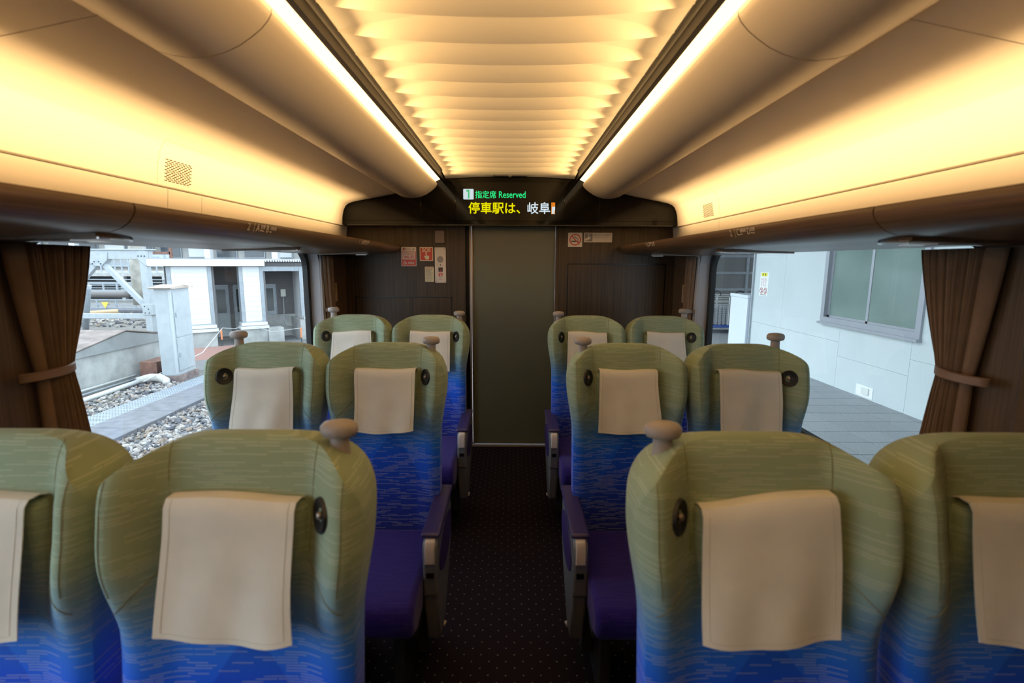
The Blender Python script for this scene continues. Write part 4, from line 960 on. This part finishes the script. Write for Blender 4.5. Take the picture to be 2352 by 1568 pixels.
child(MB().box(4.50, 14, -8, 22, ZP-.02, ZP).build('far_paving', Mt[0]), pl); child(MB().box(1.75, 4.5, 9.1, 22, ZP-.02, ZP).build('far_paving', Mt[1]), pl)
child(MB().box(1.75, 4.5, -8, 2.8, ZP-.02, ZP).build('far_paving', Mt[1]), pl)
bw = empty('platform_building', (4.22, 5, ZP)); tag(bw, 'pale blue-white panelled platform building with a sliding window', 'building')
XB = 4.22
wy0, wy1, wz0, wz1 = 5.10, 6.74, .80, 2.0
panels_y = [-2.0, 1.4, 3.3, 5.19, 6.36, 7.78, 8.745]
for i in range(len(panels_y)-1):
    a, b = panels_y[i]+.0014, panels_y[i+1]-.0014
    zc = [ZP, .36 if i in (3, 1) else .54, 2.84]
    for k2 in range(2):
        z0, z1 = zc[k2]+.0012, zc[k2+1]-.0012
        # cut the window opening
        ys = sorted({a, b, *[v for v in (wy0, wy1) if a < v < b]}); zs2 = sorted({z0, z1, *[v for v in (wz0, wz1) if z0 < v < z1]})
        mb = MB()
        for y_a, y_b in zip(ys, ys[1:]):
            for z_a, z_b in zip(zs2, zs2[1:]):
                if y_a >= wy0-1e-6 and y_b <= wy1+1e-6 and z_a >= wz0-1e-6 and z_b <= wz1+1e-6: continue
                mb.box(XB, XB+.05, y_a, y_b, z_a, z_b)
        if mb.v: child(mb.build('wall_panel', M_bw), bw)
child(MB().box(XB+.06, 9, -2, 8.74, ZP, 2.84).build('core', mat('building_core', (.10, .12, .115), .9)), bw)
child(MB().box(XB-.03, XB+.06, 8.735, 8.77, ZP, 2.84).build('corner_trim', M_paint), bw)
wn = MB()
fw = .05
for y_a, y_b, z_a, z_b in ((wy0-.02, wy0+fw, wz0-.03, wz1+.02), (wy1-fw, wy1+.02, wz0-.03, wz1+.02), (wy0+fw, wy1-fw, wz0-.03, wz0+.035), (wy0+fw, wy1-fw, wz1-.03, wz1+.02)): wn.box(XB-.025, XB+.05, y_a, y_b, z_a, z_b)
wnf = child(wn.build('window_frame', mat('aluminium_frame', (.36, .38, .42), .4, metal=.4)), bw)
Mg2 = mat('green_grey_window_glass', (.17, .24, .215), .10, spec=.6, noise=(1.2, .15))
for y_a, y_b, x in ((wy0+fw, 5.93, XB+.012), (5.90, wy1-fw, XB+.030)):
    p_ = MB().box(x, x+.006, y_a, y_b, wz0+.03, wz1-.03).build('pane', Mg2); p_.parent = wnf
    q_s = MB().box(x-.006, x+.012, y_b-.04 if y_b > 6 else y_a, y_b if y_b > 6 else y_a+.02, wz0+.03, wz1-.03).box(x-.006, x+.012, 5.895, 5.935, wz0+.03, wz1-.03).box(x-.006, x+.012, y_a, y_b, wz0+.03, wz0+.06).build('sash', mat('aluminium_frame', (0, 0, 0))); q_s.parent = wnf
child(MB().box(XB-.06, XB, wy0-.03, wy1+.03, wz0-.06, wz0-.03).build('window_sill', mat('aluminium_frame', (0, 0, 0))), bw)
so_ = empty('wall_outlet', (XB-.005, 5.80, -.03)); tag(so_, 'white outlet plate low on the platform building wall', 'outlet')
child(MB().box(XB-.006, XB, 5.66, 5.945, -.032, .098).build('plate', mat('outlet_white', (.84, .86, .86), .5)), so_); child(MB().box(XB-.02, XB-.006, 5.72, 5.84, .0, .085).build('cover', mat('outlet_cover', (.70, .74, .70), .5), bevel=.004), so_)
sg = empty('warning_sign', (XB-.004, 8.40, 1.0)); tag(sg, 'narrow white warning notice with yellow header on the platform building', 'sign')
def sgb(y0, y1, z0, z1, x, m_, n): child(MB().box(x-.001, x, y0, y1, z0, z1).build(n, m_), sg)
sgb(8.26, 8.54, 1.0, 1.39, XB-.001, mat('paper_white', (.82, .86, .86), .5), 'sheet'); sgb(8.31, 8.50, 1.325, 1.38, XB-.003, mat('header_yellow', (.78, .72, .02), .5), 'header')
for y in (8.45, 8.37): sgb(y-.018, y+.006, 1.335, 1.372, XB-.004, M_ink, 'header_mark')
mb = MB(); rr = random.Random(5)
for i in range(8):
    for j in range(3): y = 8.50-j*.065; mb.box(XB-.004, XB-.003, y-.055*rr.uniform(.5, 1), y, 1.285-i*.018, 1.292-i*.018)
child(mb.build('text_lines', mat('pink_ink', (.62, .30, .30), .6)), sg)
for y in (8.47, 8.34):
    mb = MB()
    for k2 in range(16):
        a, b = 2*PI*k2/16, 2*PI*(k2+1)/16
        mb.prism([(y+.042*math.cos(a), 1.085+.042*math.sin(a)), (y+.052*math.cos(a), 1.085+.052*math.sin(a)), (y+.052*math.cos(b), 1.085+.052*math.sin(b)), (y+.042*math.cos(b), 1.085+.042*math.sin(b))], 'x', XB-.004, XB-.002)
    mb.prism([(y-.034, 1.054), (y-.028, 1.048), (y+.034, 1.116), (y+.028, 1.122)], 'x', XB-.004, XB-.002)
    child(mb.build('prohibition_ring', M_redink), sg)
    child(MB().prism([(y-.010, 1.055), (y+.010, 1.055), (y+.006, 1.09), (y+.010, 1.115), (y-.008, 1.115), (y-.004, 1.09)], 'x', XB-.003, XB-.002).build('figure_mark', M_ink), sg)
mb = MB(); [mb.box(XB-.003, XB-.002, 8.30+.025*i, 8.318+.025*i, 1.012, 1.026) for i in range(8)]; child(mb.build('footer_text', M_grey), sg)
# white platform cabinet
pc = empty('platform_cabinet', (4.45, 9.12, ZP)); tag(pc, 'white box cabinet with flat lid beside the platform building corner', 'cabinet')
MB().box(-.30, .30, -.33, .35, .02, .98).build('body', mat('bluish_white_steel', (.70, .76, .84), .35), pc, bevel=.006); MB().box(-.312, .312, -.342, .362, .98, 1.035).build('lid', mat('bluish_white_steel', (0, 0, 0)), pc, bevel=.006)
MB().box(-.28, .28, -.30, .32, 0, .02).build('feet', M_dark, pc)
# cage trolley
tr = empty('cage_trolley', (4.85, 11.4, ZP)); tag(tr, 'white tubular cage trolley with blue base on the platform', 'trolley')
for x in (-.30, .12, .52):
    for y in (0, .7): MB().tube([(x, y, .10), (x, y, .84)], .018, 8).build('upright', M_pipew, tr)
for z in (.10, .66, .74, .84):
    for y in (0, .7): MB().tube([(-.32, y, z), (.54, y, z)], .014, 8).build('cross_bar', M_pipew, tr)
MB().box(-.32, .54, -.02, .72, .13, .19).build('base_tray', mat('blue_plastic', (.05, .12, .42), .5), tr)
Mperf = mat('perforated_grey', (.50, .54, .58), .6)
mb = MB()
for i in range(9):
    for j in range(10): mb.box(-.28+i*.088, -.28+i*.088+.055, .005, .015, .20+j*.045, .20+j*.045+.028)
mb.build('perforated_panel', Mperf, tr)['kind'] = 'stuff'
for x in (-.25, .46):
    for y in (.04, .66): MB().lathe([(.05, -.02), (.05, .02)], 14, Matrix.Translation((x, y, .05)) @ Matrix.Rotation(PI/2, 4, 'Y')).build('wheel', M_dark, tr)
for x in (-.18, .35): MB().tube([(x-.09, .02, .84), (x-.09, .02, .93), (x, .02, .97), (x+.09, .02, .93), (x+.09, .02, .84)], .016, 8).build('grab_bar', M_dark, tr)
MB().box(-.28, .5, .05, .66, .20, .58).build('cargo', mat('grey_cargo', (.34, .36, .38), .8), tr)
# gridded translucent screen at the end
scn = empty('screen_wall', (6, 13.2, ZP)); tag(scn, 'grey gridded screen wall with pale horizontal rails behind the trolley', 'screen')
for i in range(5):
    z = ZP+.05+i*.43
    child(MB().box(4.4, 7.2, 13.2, 13.22, z+.03, z+.40).build('panel', mat('smoky_grey_panel', (.19, .20, .20), .35, noise=(1.5, .15))), scn)
    child(MB().box(4.4, 7.2, 13.17, 13.24, z-.03, z+.03).build('rail', M_gal), scn)
for x in (5.22, 6.15, 7.15): child(MB().box(x-.03, x+.03, 13.16, 13.25, ZP, 2.4).build('upright', M_gal), scn)
child(MB().box(4.4, 14, 13.3, 13.5, ZP, 2.84).build('backing', M_dk), scn)
o = MB().box(1.6, 14, -8, 22, 2.85, 3.0).build('shading_canopy', mat('canopy_grey', (.45, .46, .46), .7)); struct(o, 'unseen canopy added above the platform to cut daylight', 'canopy')  # unseen slab added to keep sky light off the platform wall
